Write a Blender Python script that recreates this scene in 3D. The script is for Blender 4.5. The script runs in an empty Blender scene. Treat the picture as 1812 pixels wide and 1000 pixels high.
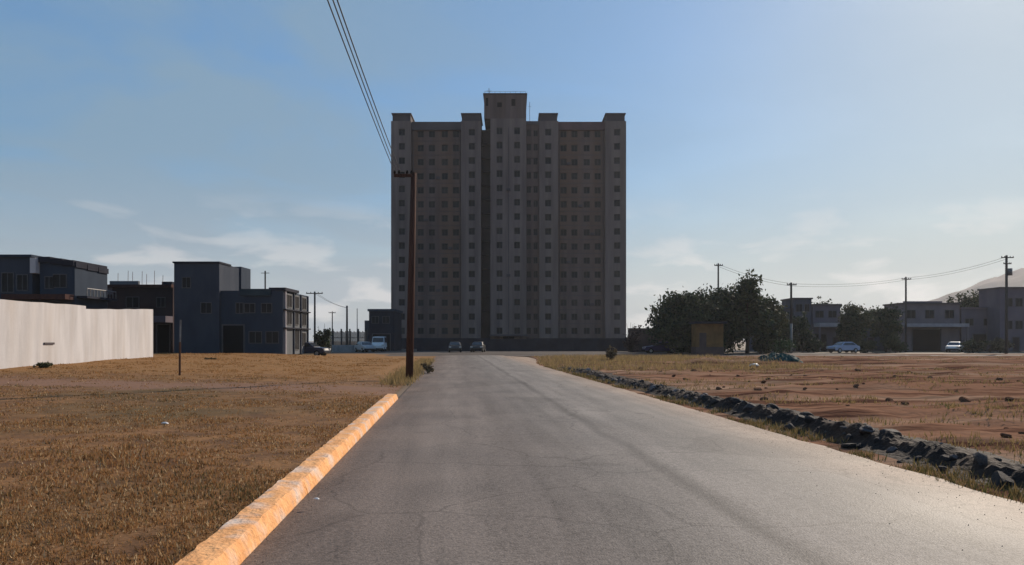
import bpy, math, random
import numpy as np
from mathutils import Vector, Matrix, noise as mnoise

random.seed(7)
rng = np.random.default_rng(7)
SC = bpy.context.scene
COL = SC.collection
R = math.radians

# ----------------------------------------------------------------- camera
FPX, CX, HY, CAMH = 1309.0, 906.0, 603.0, 1.6
cam_data = bpy.data.cameras.new("camera")
cam = bpy.data.objects.new("camera", cam_data)
COL.objects.link(cam)
cam.location = (0, 0, CAMH)
cam.rotation_euler = (R(90), 0, 0)
cam_data.sensor_width = 36
cam_data.lens = FPX / 1812 * 36
cam_data.shift_y = (HY - 500) / 1812
cam_data.clip_start = 0.05
cam_data.clip_end = 9000
SC.camera = cam

def PX(px, Y):
    return (px - CX) / FPX * Y
def PZ(py, Y):
    return CAMH + (HY - py) / FPX * Y

# ----------------------------------------------------------------- light
AZ, EL = R(38), R(27)
sun_dir = Vector((math.sin(AZ) * math.cos(EL), math.cos(AZ) * math.cos(EL), math.sin(EL)))
sd = bpy.data.lights.new("sun", 'SUN')
sd.energy = 4.6
sd.angle = R(0.55)
sd.color = (1.0, 0.86, 0.70)
so = bpy.data.objects.new("sun", sd)
so.rotation_euler = sun_dir.to_track_quat('Z', 'Y').to_euler()
so.location = (60, 60, 80)
COL.objects.link(so)

W = bpy.data.worlds.new("World")
SC.world = W
W.use_nodes = True
nt = W.node_tree
nt.nodes.clear()
def N(t, typ, **kw):
    n = t.nodes.new(typ)
    for k, v in kw.items():
        setattr(n, k, v)
    return n
out = N(nt, 'ShaderNodeOutputWorld')
bg = N(nt, 'ShaderNodeBackground')
bg.inputs['Strength'].default_value = 0.075
sky = N(nt, 'ShaderNodeTexSky', sky_type='NISHITA')
sky.sun_disc = False
sky.sun_elevation = EL
sky.sun_rotation = AZ
sky.altitude = 300
sky.air_density = 1.15
sky.dust_density = 0.9
sky.ozone_density = 2.2
# thin cloud veils and low puffs of cloud
tc = N(nt, 'ShaderNodeTexCoord')
sep = N(nt, 'ShaderNodeSeparateXYZ')
nt.links.new(tc.outputs['Generated'], sep.inputs[0])
def M(t, op, a, b=None, c=None, clamp=False):
    n = N(t, 'ShaderNodeMath', operation=op)
    n.use_clamp = clamp
    for i, v in enumerate((a, b, c)):
        if v is None:
            continue
        if isinstance(v, (int, float)):
            n.inputs[i].default_value = v
        else:
            t.links.new(v, n.inputs[i])
    return n.outputs[0]
zc = M(nt, 'MAXIMUM', sep.outputs['Z'], 0.0)
den = M(nt, 'ADD', zc, 0.12)
comb = N(nt, 'ShaderNodeCombineXYZ')
nt.links.new(M(nt, 'DIVIDE', sep.outputs['X'], den), comb.inputs[0])
nt.links.new(M(nt, 'DIVIDE', sep.outputs['Y'], den), comb.inputs[1])
cn = N(nt, 'ShaderNodeTexNoise')
cn.inputs['Scale'].default_value = 1.1
cn.inputs['Detail'].default_value = 7
cn.inputs['Roughness'].default_value = 0.5
cn.inputs['Distortion'].default_value = 0.5
nt.links.new(comb.outputs[0], cn.inputs['Vector'])
cr = N(nt, 'ShaderNodeMapRange')
cr.inputs['From Min'].default_value = 0.26
cr.inputs['From Max'].default_value = 0.55
nt.links.new(cn.outputs['Fac'], cr.inputs['Value'])
# more veil on the western (left) side of the sky
lx = N(nt, 'ShaderNodeMapRange')
lx.inputs['From Min'].default_value = 0.25
lx.inputs['From Max'].default_value = -0.30
lx.inputs['To Min'].default_value = 0.25
lx.inputs['To Max'].default_value = 1.0
nt.links.new(sep.outputs['X'], lx.inputs['Value'])
veil = M(nt, 'MULTIPLY', M(nt, 'MULTIPLY', cr.outputs[0], lx.outputs[0]), 0.85)
mix = N(nt, 'ShaderNodeMix', data_type='RGBA')
nt.links.new(veil, mix.inputs['Factor'])
def VM(t, op, a, b):
    n = N(t, 'ShaderNodeVectorMath', operation=op)
    for i, v in enumerate((a, b)):
        if isinstance(v, tuple):
            n.inputs[i].default_value = v
        else:
            t.links.new(v, n.inputs[i])
    return n.outputs[0]
# high thin haze evens the sky out: soft roll-off of the glow round the sun
bwn = N(nt, 'ShaderNodeRGBToBW')
nt.links.new(sky.outputs[0], bwn.inputs[0])
gain = M(nt, 'DIVIDE', 1.9, M(nt, 'ADD', M(nt, 'MULTIPLY', bwn.outputs[0], .19), 1.0))
gv = N(nt, 'ShaderNodeCombineXYZ')
for i_, k_ in enumerate((.86, 1.0, 1.12)):
    nt.links.new(M(nt, 'MULTIPLY', gain, k_), gv.inputs[i_])
soft0 = VM(nt, 'MULTIPLY', sky.outputs[0], gv.outputs[0])
hs = N(nt, 'ShaderNodeHueSaturation')
hs.inputs['Saturation'].default_value = 1.22
nt.links.new(soft0, hs.inputs['Color'])
soft = hs.outputs[0]
nt.links.new(soft, mix.inputs[6])
mix.inputs[7].default_value = (2.45, 3.75, 4.95, 1)
# low puffs near the horizon
pn = N(nt, 'ShaderNodeTexNoise')
pn.inputs['Scale'].default_value = 9.0
pn.inputs['Detail'].default_value = 8
pn.inputs['Distortion'].default_value = .4
mp = N(nt, 'ShaderNodeMapping')
mp.inputs['Scale'].default_value = (1, 1, 3.2)
mp.inputs['Location'].default_value = (.7, .2, .1)
nt.links.new(tc.outputs['Generated'], mp.inputs[0])
nt.links.new(mp.outputs[0], pn.inputs['Vector'])
pr = N(nt, 'ShaderNodeMapRange')
pr.inputs['From Min'].default_value = 0.50
pr.inputs['From Max'].default_value = 0.62
nt.links.new(pn.outputs['Fac'], pr.inputs['Value'])
pz = N(nt, 'ShaderNodeMapRange')
pz.inputs['From Min'].default_value = 0.19
pz.inputs['From Max'].default_value = 0.07
nt.links.new(sep.outputs['Z'], pz.inputs['Value'])
pf = M(nt, 'MULTIPLY', M(nt, 'MULTIPLY', pr.outputs[0], pz.outputs[0]), 0.62)
mix2 = N(nt, 'ShaderNodeMix', data_type='RGBA')
nt.links.new(pf, mix2.inputs['Factor'])
hz_ = N(nt, 'ShaderNodeMapRange')
hz_.interpolation_type = 'SMOOTHSTEP'
hz_.inputs['From Min'].default_value = 0.24
hz_.inputs['From Max'].default_value = -0.02
hz_.inputs['To Max'].default_value = 0.92
nt.links.new(sep.outputs['Z'], hz_.inputs['Value'])
mixh = N(nt, 'ShaderNodeMix', data_type='RGBA')
nt.links.new(hz_.outputs[0], mixh.inputs['Factor'])
nt.links.new(mix.outputs[2], mixh.inputs[6])
mixh.inputs[7].default_value = (4.5, 4.95, 5.4, 1)
nt.links.new(mixh.outputs[2], mix2.inputs[6])
mix2.inputs[7].default_value = (8.6, 8.3, 8.1, 1)
nt.links.new(mix2.outputs[2], bg.inputs['Color'])
nt.links.new(bg.outputs[0], out.inputs[0])

SC.view_settings.view_transform = 'Standard'
SC.view_settings.look = 'None'
SC.view_settings.gamma = 1
SC.view_settings.use_curve_mapping = False
SC.view_settings.exposure = 0.3

# ----------------------------------------------------------------- materials
def mat(name, c1, c2=None, scale=1.0, rough=0.85, spec=0.3, stretch=(1, 1, 1), bump=0.0, bscale=None,
        detail=5, c3=None, s3=0.2, lo=0.35, hi=0.65, metallic=0.0, bdist=0.02, f3=0.7):
    m = bpy.data.materials.new(name)
    m.use_nodes = True
    t = m.node_tree
    b = t.nodes['Principled BSDF']
    b.inputs['Roughness'].default_value = rough
    b.inputs['Specular IOR Level'].default_value = spec
    b.inputs['Metallic'].default_value = metallic
    if c2 is None:
        c2 = tuple(v * 0.8 for v in c1)
    co = N(t, 'ShaderNodeTexCoord')
    mpn = N(t, 'ShaderNodeMapping')
    mpn.inputs['Scale'].default_value = stretch
    t.links.new(co.outputs['Object'], mpn.inputs[0])
    nz = N(t, 'ShaderNodeTexNoise')
    nz.inputs['Scale'].default_value = scale
    nz.inputs['Detail'].default_value = detail
    nz.inputs['Roughness'].default_value = 0.6
    t.links.new(mpn.outputs[0], nz.inputs['Vector'])
    mr = N(t, 'ShaderNodeMapRange')
    mr.inputs['From Min'].default_value = lo
    mr.inputs['From Max'].default_value = hi
    t.links.new(nz.outputs['Fac'], mr.inputs['Value'])
    mx = N(t, 'ShaderNodeMix', data_type='RGBA')
    mx.inputs[6].default_value = (*c1, 1)
    mx.inputs[7].default_value = (*c2, 1)
    t.links.new(mr.outputs[0], mx.inputs['Factor'])
    col = mx.outputs[2]
    if c3 is not None:
        n3 = N(t, 'ShaderNodeTexNoise')
        n3.inputs['Scale'].default_value = s3
        n3.inputs['Detail'].default_value = 4
        t.links.new(mpn.outputs[0], n3.inputs['Vector'])
        r3 = N(t, 'ShaderNodeMapRange')
        r3.inputs['From Min'].default_value = 0.48
        r3.inputs['From Max'].default_value = 0.68
        r3.inputs['To Max'].default_value = f3
        t.links.new(n3.outputs['Fac'], r3.inputs['Value'])
        m3 = N(t, 'ShaderNodeMix', data_type='RGBA')
        t.links.new(r3.outputs[0], m3.inputs['Factor'])
        t.links.new(col, m3.inputs[6])
        m3.inputs[7].default_value = (*c3, 1)
        col = m3.outputs[2]
    t.links.new(col, b.inputs['Base Color'])
    if bump > 0:
        bn = N(t, 'ShaderNodeTexNoise')
        bn.inputs['Scale'].default_value = bscale or scale * 3
        bn.inputs['Detail'].default_value = 6
        t.links.new(co.outputs['Object'], bn.inputs['Vector'])
        bu = N(t, 'ShaderNodeBump')
        bu.inputs['Strength'].default_value = bump
        bu.inputs['Distance'].default_value = bdist
        t.links.new(bn.outputs['Fac'], bu.inputs['Height'])
        t.links.new(bu.outputs[0], b.inputs['Normal'])
    return m

def attr_mat(name, rough=0.8, spec=0.2, trans=0.0):
    m = bpy.data.materials.new(name)
    m.use_nodes = True
    t = m.node_tree
    b = t.nodes['Principled BSDF']
    b.inputs['Roughness'].default_value = rough
    b.inputs['Specular IOR Level'].default_value = spec
    a = N(t, 'ShaderNodeAttribute', attribute_name='tint')
    t.links.new(a.outputs['Color'], b.inputs['Base Color'])
    if trans > 0:
        tr = N(t, 'ShaderNodeBsdfTranslucent')
        t.links.new(a.outputs['Color'], tr.inputs['Color'])
        ms = N(t, 'ShaderNodeMixShader')
        ms.inputs[0].default_value = trans
        t.links.new(b.outputs[0], ms.inputs[1])
        t.links.new(tr.outputs[0], ms.inputs[2])
        t.links.new(ms.outputs[0], t.nodes['Material Output'].inputs[0])
    return m

MT = {}
MT['earth'] = mat('earth', (.17, .115, .075), (.12, .08, .05), .05, stretch=(1, 1, 1), c3=(.10, .09, .045), s3=.02)
MT['field'] = mat('dry_field', (.235, .118, .048), (.12, .060, .028), 1.6, bump=.6, bscale=9, bdist=.05, c3=(.075, .06, .026), s3=.16, f3=.75, spec=.1)
MT['dirt'] = mat('red_dirt', (.235, .125, .078), (.070, .034, .024), .8, lo=.44, hi=.58, stretch=(.22, 1.3, 1), bump=.8, bscale=6, bdist=.06, c3=(.37, .255, .175), s3=.45, spec=.0)
MT['bank'] = mat('bank_soil', (.036, .026, .022), (.02, .015, .014), 3.5, bump=1, bscale=12, bdist=.05, c3=(.085, .046, .028), s3=1.1, f3=.5, spec=.1)
MT['stone'] = mat('stone', (.055, .045, .042), (.025, .022, .024), 5, bump=.6, bscale=18, bdist=.02, spec=.25)
_t = MT['stone'].node_tree
_b = _t.nodes['Principled BSDF']
_src = _b.inputs['Base Color'].links[0].from_socket
_oi = N(_t, 'ShaderNodeObjectInfo')
_mr = N(_t, 'ShaderNodeMapRange')
_mr.inputs['To Min'].default_value = .6
_mr.inputs['To Max'].default_value = 4.5
_t.links.new(M(_t, 'POWER', _oi.outputs['Random'], 2.5), _mr.inputs['Value'])
_vm = N(_t, 'ShaderNodeVectorMath', operation='SCALE')
_t.links.new(_src, _vm.inputs[0])
_t.links.new(_mr.outputs[0], _vm.inputs['Scale'])
_t.links.new(_vm.outputs[0], _b.inputs['Base Color'])
MT['clod'] = mat('clod_earth', (.17, .095, .06), (.08, .045, .032), 4, bump=.6, bscale=14, spec=0)
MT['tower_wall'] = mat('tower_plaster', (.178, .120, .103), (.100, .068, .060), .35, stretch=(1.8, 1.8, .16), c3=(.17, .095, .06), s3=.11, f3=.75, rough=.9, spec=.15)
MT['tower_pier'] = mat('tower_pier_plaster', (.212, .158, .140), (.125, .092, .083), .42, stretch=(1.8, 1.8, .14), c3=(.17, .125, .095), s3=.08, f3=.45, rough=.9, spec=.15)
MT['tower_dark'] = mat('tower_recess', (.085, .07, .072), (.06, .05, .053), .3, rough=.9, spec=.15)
MT['cornice'] = mat('cornice', (.11, .09, .09), (.075, .06, .062), .4, rough=.9)
MT['rust_band'] = mat('rust_band', (.16, .085, .085), (.10, .06, .06), .4, rough=.9)
MT['frame'] = mat('window_frame', (.09, .085, .085), None, 3, rough=.6)
MT['pane'] = mat('window_pane', (.010, .009, .009), (.018, .016, .016), .7, rough=.4, spec=.15)
MT['curtain'] = mat('curtained_pane', (.045, .038, .034), (.028, .025, .024), 1.5, rough=.5, spec=.15)
MT['black'] = mat('dark_interior', (.012, .011, .012), None, 1, rough=.95, spec=.05)
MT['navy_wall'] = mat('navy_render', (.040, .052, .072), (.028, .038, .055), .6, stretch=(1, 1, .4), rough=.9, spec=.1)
MT['slate_wall'] = mat('slate_render', (.055, .062, .078), (.036, .044, .060), .5, stretch=(1, 1, .5), rough=.9, spec=.1)
MT['teal_wall'] = mat('teal_render', (.040, .058, .066), (.025, .040, .050), .5, rough=.9, spec=.1)
MT['brown_wall'] = mat('brown_render', (.055, .036, .036), (.035, .024, .026), .6, rough=.9, spec=.1)
MT['tile'] = mat('brown_tile', (.075, .035, .026), (.045, .022, .02), 2.0, stretch=(3, 1, 1), rough=.85, spec=.1)
MT['pale_trim'] = mat('pale_trim', (.34, .31, .32), (.26, .24, .25), 1.5, rough=.85, spec=.15)
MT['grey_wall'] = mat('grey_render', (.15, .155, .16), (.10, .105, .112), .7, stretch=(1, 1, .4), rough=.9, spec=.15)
MT['mauve_wall'] = mat('mauve_render', (.15, .125, .145), (.11, .095, .115), .5, stretch=(1, 1, .5), rough=.9, spec=.12)
MT['lilac_wall'] = mat('lilac_render', (.20, .16, .165), (.145, .12, .128), .5, stretch=(1, 1, .5), rough=.9, spec=.12)
MT['blue_wall'] = mat('bluegrey_render', (.085, .09, .115), (.06, .065, .088), .5, stretch=(1, 1, .5), rough=.9, spec=.12)
MT['ochre'] = mat('ochre_render', (.21, .115, .045), (.13, .075, .032), 1.1, rough=.9, spec=.1)
MT['adobe'] = mat('adobe_wall', (.12, .078, .068), (.08, .055, .05), .8, rough=.9, spec=.1)
MT['dark_wall'] = mat('dark_boundary_wall', (.030, .032, .044), (.018, .019, .027), .7, rough=.9, spec=.1)
MT['white_wall'] = mat('whitewash', (.52, .50, .495), (.41, .39, .385), 1.0, stretch=(1, 1.6, .25), c3=(.40, .35, .31), s3=.6, f3=.45, bump=.3, bscale=7, bdist=.02, rough=.92, spec=.12)
MT['wood_pole'] = mat('pole_wood', (.10, .045, .030), (.05, .024, .018), 3.0, stretch=(5, 5, .25), bump=.5, bscale=14, rough=.9, spec=.1)
MT['far_pole'] = mat('far_pole', (.07, .062, .058), None, 2, rough=.9, spec=.1)
MT['pale_pole'] = mat('pale_pole', (.26, .26, .25), (.18, .18, .17), 2, rough=.85, spec=.15)
MT['metal'] = mat('dull_metal', (.18, .18, .18), (.10, .09, .085), 4, rough=.55, spec=.4, metallic=.4)
MT['rust'] = mat('rusty_steel', (.12, .05, .025), (.07, .035, .022), 8, rough=.85, spec=.2)
MT['cable'] = mat('cable', (.03, .03, .034), None, 2, rough=.7)
MT['ceramic'] = mat('insulator', (.03, .024, .02), None, 2, rough=.95, spec=0)
MT['bark'] = mat('bark', (.07, .052, .04), (.04, .03, .025), 6, stretch=(3, 3, .6), rough=.95, spec=.1)
MT['fence'] = mat('fence_planks', (.25, .19, .15), (.15, .11, .09), 1.5, stretch=(6, 1, .3), rough=.9, spec=.1)
MT['concrete'] = mat('concrete', (.32, .31, .30), (.22, .215, .21), 1.5, rough=.9, spec=.15, bump=.2)
MT['hill'] = mat('hill_scrub', (.26, .19, .17), (.19, .145, .125), .02, c3=(.10, .10, .065), s3=.008, rough=.95, spec=.05)
MT['tarp'] = mat('teal_sheet', (.012, .07, .065), (.008, .035, .04), 2.5, rough=.8, spec=.1)
MT['white_plastic'] = mat('white_plastic', (.72, .70, .68), (.55, .53, .52), 4, rough=.5, spec=.3)
MT['tyre'] = mat('tyre', (.018, .018, .018), None, 3, rough=.9, spec=.15)
MT['rim'] = mat('rim', (.35, .35, .36), None, 3, rough=.4, metallic=.6)
MT['glass'] = mat('car_glass', (.03, .035, .04), None, 1, rough=.08, spec=.6)
MT['lamp'] = mat('lamp_glass', (.55, .55, .52), None, 1, rough=.15, spec=.6)
MT['leaf'] = attr_mat('leaf', .75, .15, .12)
MT['blade'] = attr_mat('blade', .9, .05, .35)
for nm, c in (('white', (.68, .68, .68)), ('silver', (.34, .34, .35)), ('grey', (.17, .17, .18)), ('navy', (.02, .025, .055)), ('indigo', (.03, .02, .09)), ('black', (.02, .02, .022)), ('pale_blue', (.32, .37, .5))):
    MT['car_' + nm] = mat('paint_' + nm, c, tuple(v * .93 for v in c), 1.2, rough=.32, spec=.5)

# asphalt: longitudinal wear, a tar seam, dust toward the right edge
def asphalt():
    m = bpy.data.materials.new('asphalt')
    m.use_nodes = True
    t = m.node_tree
    b = t.nodes['Principled BSDF']
    b.inputs['Specular IOR Level'].default_value = .12
    co = N(t, 'ShaderNodeTexCoord')
    sp = N(t, 'ShaderNodeSeparateXYZ')
    t.links.new(co.outputs['Object'], sp.inputs[0])
    wob = N(t, 'ShaderNodeTexNoise')
    wob.inputs['Scale'].default_value = .35
    wob.inputs['Detail'].default_value = 4
    t.links.new(co.outputs['Object'], wob.inputs['Vector'])
    s = M(t, 'ADD', sp.outputs['X'], M(t, 'MULTIPLY', M(t, 'SUBTRACT', wob.outputs['Fac'], .5), .9))
    rp = N(t, 'ShaderNodeValToRGB')
    e = rp.color_ramp.elements
    t.links.new(M(t, 'DIVIDE', M(t, 'ADD', s, 2.0), 8.0), rp.inputs['Fac'])
    stops = [(0.0, (.130, .084, .060)), (.10, (.112, .084, .068)), (.24, (.140, .114, .097)), (.36, (.112, .093, .081)),
             (.48, (.122, .106, .094)), (.60, (.160, .140, .124)), (.70, (.138, .122, .108)), (.80, (.165, .142, .122)), (.94, (.235, .17, .125))]
    e[0].position, e[0].color = stops[0][0], (*stops[0][1], 1)
    e[1].position, e[1].color = stops[-1][0], (*stops[-1][1], 1)
    for p, c in stops[1:-1]:
        x = e.new(p)
        x.color = (*c, 1)
    # long streaks
    mp1 = N(t, 'ShaderNodeMapping')
    mp1.inputs['Scale'].default_value = (2.2, .16, 1)
    t.links.new(co.outputs['Object'], mp1.inputs[0])
    st = N(t, 'ShaderNodeTexNoise')
    st.inputs['Scale'].default_value = 1.3
    st.inputs['Detail'].default_value = 7
    t.links.new(mp1.outputs[0], st.inputs['Vector'])
    # patches and grit
    pa = N(t, 'ShaderNodeTexNoise')
    pa.inputs['Scale'].default_value = .55
    pa.inputs['Detail'].default_value = 6
    t.links.new(co.outputs['Object'], pa.inputs['Vector'])
    gr = N(t, 'ShaderNodeTexNoise')
    gr.inputs['Scale'].default_value = 30
    gr.inputs['Detail'].default_value = 3
    t.links.new(co.outputs['Object'], gr.inputs['Vector'])
    f = M(t, 'ADD', M(t, 'MULTIPLY', st.outputs['Fac'], 1.1), M(t, 'MULTIPLY', pa.outputs['Fac'], 1.0))
    f = M(t, 'ADD', f, M(t, 'MULTIPLY', gr.outputs['Fac'], 2.0))
    f = M(t, 'SUBTRACT', f, .69)
    # tar seam
    sw = M(t, 'ADD', sp.outputs['X'], M(t, 'MULTIPLY', M(t, 'SUBTRACT', wob.outputs['Fac'], .5), .35))
    d = M(t, 'ABSOLUTE', M(t, 'SUBTRACT', sw, 2.5))
    seam = N(t, 'ShaderNodeMapRange')
    seam.inputs['From Min'].default_value = .02
    seam.inputs['From Max'].default_value = .16
    seam.inputs['To Min'].default_value = .66
    seam.inputs['To Max'].default_value = 1
    t.links.new(d, seam.inputs['Value'])
    # fine cracks
    vo = N(t, 'ShaderNodeTexVoronoi', feature='DISTANCE_TO_EDGE')
    vo.inputs['Scale'].default_value = .42
    wv = N(t, 'ShaderNodeVectorMath', operation='ADD')
    t.links.new(co.outputs['Object'], wv.inputs[0])
    t.links.new(pa.outputs['Color'], wv.inputs[1])
    t.links.new(wv.outputs[0], vo.inputs['Vector'])
    ck = N(t, 'ShaderNodeMapRange')
    ck.inputs['From Min'].default_value = .0
    ck.inputs['From Max'].default_value = .010
    ck.inputs['To Min'].default_value = .70
    ck.inputs['To Max'].default_value = 1
    t.links.new(vo.outputs['Distance'], ck.inputs['Value'])
    # old repair patches
    pn_ = N(t, 'ShaderNodeTexNoise')
    pn_.inputs['Scale'].default_value = .30
    pn_.inputs['Detail'].default_value = 2
    pn_.inputs['Distortion'].default_value = .6
    t.links.new(co.outputs['Object'], pn_.inputs['Vector'])
    pm_ = N(t, 'ShaderNodeMapRange')
    pm_.inputs['From Min'].default_value = .60
    pm_.inputs['From Max'].default_value = .615
    pm_.inputs['To Min'].default_value = 1
    pm_.inputs['To Max'].default_value = .84
    t.links.new(pn_.outputs['Fac'], pm_.inputs['Value'])
    f = M(t, 'MULTIPLY', f, pm_.outputs[0])
    f = M(t, 'MULTIPLY', M(t, 'MULTIPLY', f, seam.outputs[0]), ck.outputs[0])
    mm = N(t, 'ShaderNodeMix', data_type='RGBA', blend_type='MULTIPLY')
    mm.inputs['Factor'].default_value = 1
    t.links.new(rp.outputs['Color'], mm.inputs[6])
    t.links.new(f, mm.inputs[7])
    t.links.new(mm.outputs[2], b.inputs['Base Color'])
    rr = M(t, 'ADD', M(t, 'MULTIPLY', pa.outputs['Fac'], .25), .55)
    t.links.new(rr, b.inputs['Roughness'])
    bn = N(t, 'ShaderNodeTexNoise')
    bn.inputs['Scale'].default_value = 60
    bn.inputs['Detail'].default_value = 4
    t.links.new(co.outputs['Object'], bn.inputs['Vector'])
    bu = N(t, 'ShaderNodeBump')
    bu.inputs['Strength'].default_value = .5
    bu.inputs['Distance'].default_value = .015
    t.links.new(bn.outputs['Fac'], bu.inputs['Height'])
    t.links.new(bu.outputs[0], b.inputs['Normal'])
    return m
MT['asphalt'] = asphalt()
MT['kerb'] = mat('kerb_paint', (.82, .435, .20), (.68, .33, .14), 5, stretch=(1, 1, 1), c3=(.62, .53, .46), s3=2.6, f3=.9, bump=.9, bscale=22, bdist=.02, rough=.95, spec=.05)

# ----------------------------------------------------------------- mesh helper
class MB:
    def __init__(self):
        self.v, self.f, self.mi, self.tint = [], [], [], None
    def add(self, vs, fs, mi=0):
        o = len(self.v)
        self.v += [tuple(p) for p in vs]
        self.f += [tuple(i + o for i in f) for f in fs]
        self.mi += [mi] * len(fs)
        return self
    def box(self, x0, x1, y0, y1, z0, z1, mi=0):
        vs = [(x0, y0, z0), (x1, y0, z0), (x1, y1, z0), (x0, y1, z0), (x0, y0, z1), (x1, y0, z1), (x1, y1, z1), (x0, y1, z1)]
        fs = [(0, 3, 2, 1), (4, 5, 6, 7), (0, 1, 5, 4), (1, 2, 6, 5), (2, 3, 7, 6), (3, 0, 4, 7)]
        return self.add(vs, fs, mi)
    def tube(self, pts, rad, n=8, mi=0, caps=True):
        if not isinstance(rad, (list, tuple)):
            rad = [rad] * len(pts)
        pts = [Vector(p) for p in pts]
        vs, fs = [], []
        for i, p in enumerate(pts):
            d = (pts[min(i + 1, len(pts) - 1)] - pts[max(i - 1, 0)]).normalized()
            a = Vector((0, 0, 1)) if abs(d.z) < .9 else Vector((1, 0, 0))
            u = d.cross(a).normalized()
            w = d.cross(u)
            for k in range(n):
                t = 2 * math.pi * k / n
                vs.append(p + (u * math.cos(t) + w * math.sin(t)) * rad[i])
        for i in range(len(pts) - 1):
            for k in range(n):
                a, b2 = i * n + k, i * n + (k + 1) % n
                fs.append((a, b2, b2 + n, a + n))
        if caps:
            fs.append(tuple(range(n - 1, -1, -1)))
            fs.append(tuple((len(pts) - 1) * n + k for k in range(n)))
        return self.add(vs, fs, mi)
    def build(self, name, mats, parent=None, smooth=False, loc=None):
        me = bpy.data.meshes.new(name)
        me.from_pydata(self.v, [], self.f)
        if not isinstance(mats, (list, tuple)):
            mats = [mats]
        for m in mats:
            me.materials.append(MT[m] if isinstance(m, str) else m)
        if len(mats) > 1:
            me.polygons.foreach_set('material_index', self.mi)
        if smooth:
            me.polygons.foreach_set('use_smooth', [True] * len(self.f))
        me.update()
        o = bpy.data.objects.new(name, me)
        COL.objects.link(o)
        if parent is not None:
            o.parent = parent
        if loc is not None:
            o.location = loc
        return o

def tag(o, label, cat, group=None, kind=None):
    o['label'] = label
    o['category'] = cat
    if group:
        o['group'] = group
    if kind:
        o['kind'] = kind
    return o
def thing(name, label, cat, loc=(0, 0, 0), rz=0.0, group=None):
    o = bpy.data.objects.new(name, None)
    o.empty_display_size = .3
    COL.objects.link(o)
    o.location = loc
    o.rotation_euler = (0, 0, rz)
    return tag(o, label, cat, group)
def struct(o):
    o['kind'] = 'structure'
    return o
def copy_tree(o, parent=None):
    c = o.copy()
    COL.objects.link(c)
    c.parent = parent
    for ch in list(o.children):
        copy_tree(ch, c)
    return c
def sm(a, b, x):
    t = min(1, max(0, (x - a) / (b - a)))
    return t * t * (3 - 2 * t)
def fb(x, y, z=0.0, o=4):
    return mnoise.fractal(Vector((x, y, z)), 1.0, 2.0, o)

# ----------------------------------------------------------------- ground
SL = 0.079
TH = math.atan(SL)
def left_edge(Y):
    return -1.53 - SL * Y
def right_edge(Y):
    return 5.5 - SL * Y + 2.2 * sm(46, 72, Y)

def hfield(x, y):
    u = left_edge(y) - .3 - x            # metres left of the kerb
    h = .10 + .015 * fb(x * .9, y * .9, 3) + .035 * fb(x * .25, y * .25, 9)
    h += .42 * sm(3, 17, u) * sm(8, 48, y)
    near_road = 1 - sm(.0, 2.2, u)
    h = h * (1 - near_road * sm(19.2, 23, y)) + .012 * near_road * sm(19.2, 23, y)
    h *= 1 - .9 * sm(64, 74, y)
    return h
def hdirt(x, y):
    u = x - right_edge(y)
    h = -.03 + .10 * sm(.3, 2.2, u)
    a = sm(.8, 3, u)
    h += a * (.07 * fb(x * .8, y * .8, 5) + .16 * max(0, fb(x * .22, y * .30, 21)) + .03 * fb(x * 2.6, y * 2.6, 2))
    h += a * .42 * math.exp(-((y - 46 - .12 * x) / 1.6) ** 2) * sm(4, 9, x) * (.6 + .8 * max(0, fb(x * .35, 1.3, 4)))
    h += a * .16 * math.exp(-((y - 21 - .25 * x) / 1.0) ** 2) * sm(7, 11, x) * (.5 + max(0, fb(x * .5, 7.3, 4)))
    h *= 1 - .9 * sm(66, 80, y)
    return h

def grid_mesh(name, xs_of, ys, hf, m):
    vs, fs = [], []
    n = None
    for y in ys:
        xs = xs_of(y)
        n = len(xs)
        vs += [(x, y, hf(x, y)) for x in xs]
    for j in range(len(ys) - 1):
        for i in range(n - 1):
            a = j * n + i
            fs.append((a, a + 1, a + n + 1, a + n))
    mb = MB()
    mb.add(vs, fs)
    return struct(mb.build(name, m, smooth=True))

gm = MB()
gm.add([(-1600, -200, -.06), (1800, -200, -.06), (1800, 2300, -.06), (-1600, 2300, -.06)], [(0, 1, 2, 3)])
struct(gm.build('ground', 'earth'))

ys = [-4 + i * .22 for i in range(100)]
while ys[-1] < 90:
    ys.append(ys[-1] * 1.022 + .02)
def left_xs(y):
    e = left_edge(y) - .262
    return [e - (60 * (i / 70) ** 2.0) for i in range(71)][::-1]
def right_xs(y):
    e = right_edge(y) - .05
    return [e + (100 * (i / 120) ** 1.9) for i in range(121)]
grid_mesh('field', left_xs, ys, hfield, 'field')
grid_mesh('dirt_lot', right_xs, ys, hdirt, 'dirt')

# road in its own frame: local x across, local y along
def road_strip(name, segs, z, m):
    mb = MB()
    for (t, a, b2) in segs:
        pass
    nx = 15
    vs, fs = [], []
    for (t, a, b2) in segs:
        for i in range(nx):
            s = a + (b2 - a) * i / (nx - 1)
            k = (s - 2.0) / 3.6
            ed = .05 * fb(t * 1.3, i * 3.1, 8) if i in (nx - 1,) else 0
            if i == nx - 1:
                ed = .10 * fb(t * .9, 5, 8)
            vs.append((s + ed, t, z + .05 * (1 - k * k)))
    for j in range(len(segs) - 1):
        for i in range(nx - 1):
            q = j * nx + i
            fs.append((q, q + 1, q + nx + 1, q + nx))
    mb.add(vs, fs)
    o = mb.build(name, m, smooth=True)
    o.rotation_euler = (0, 0, TH)
    return struct(o)
segs = []
t = -6.0
while t < 80:
    segs.append((t, -1.53 + .02 - (0 if t < 46 else 1.2 * sm(52, 74, t)), 5.5 + .06 + 2.2 * sm(46, 72, t)))
    t += .3 if t < 25 else 1.0
road_strip('road', segs, .006, 'asphalt')
cs = MB()
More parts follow.
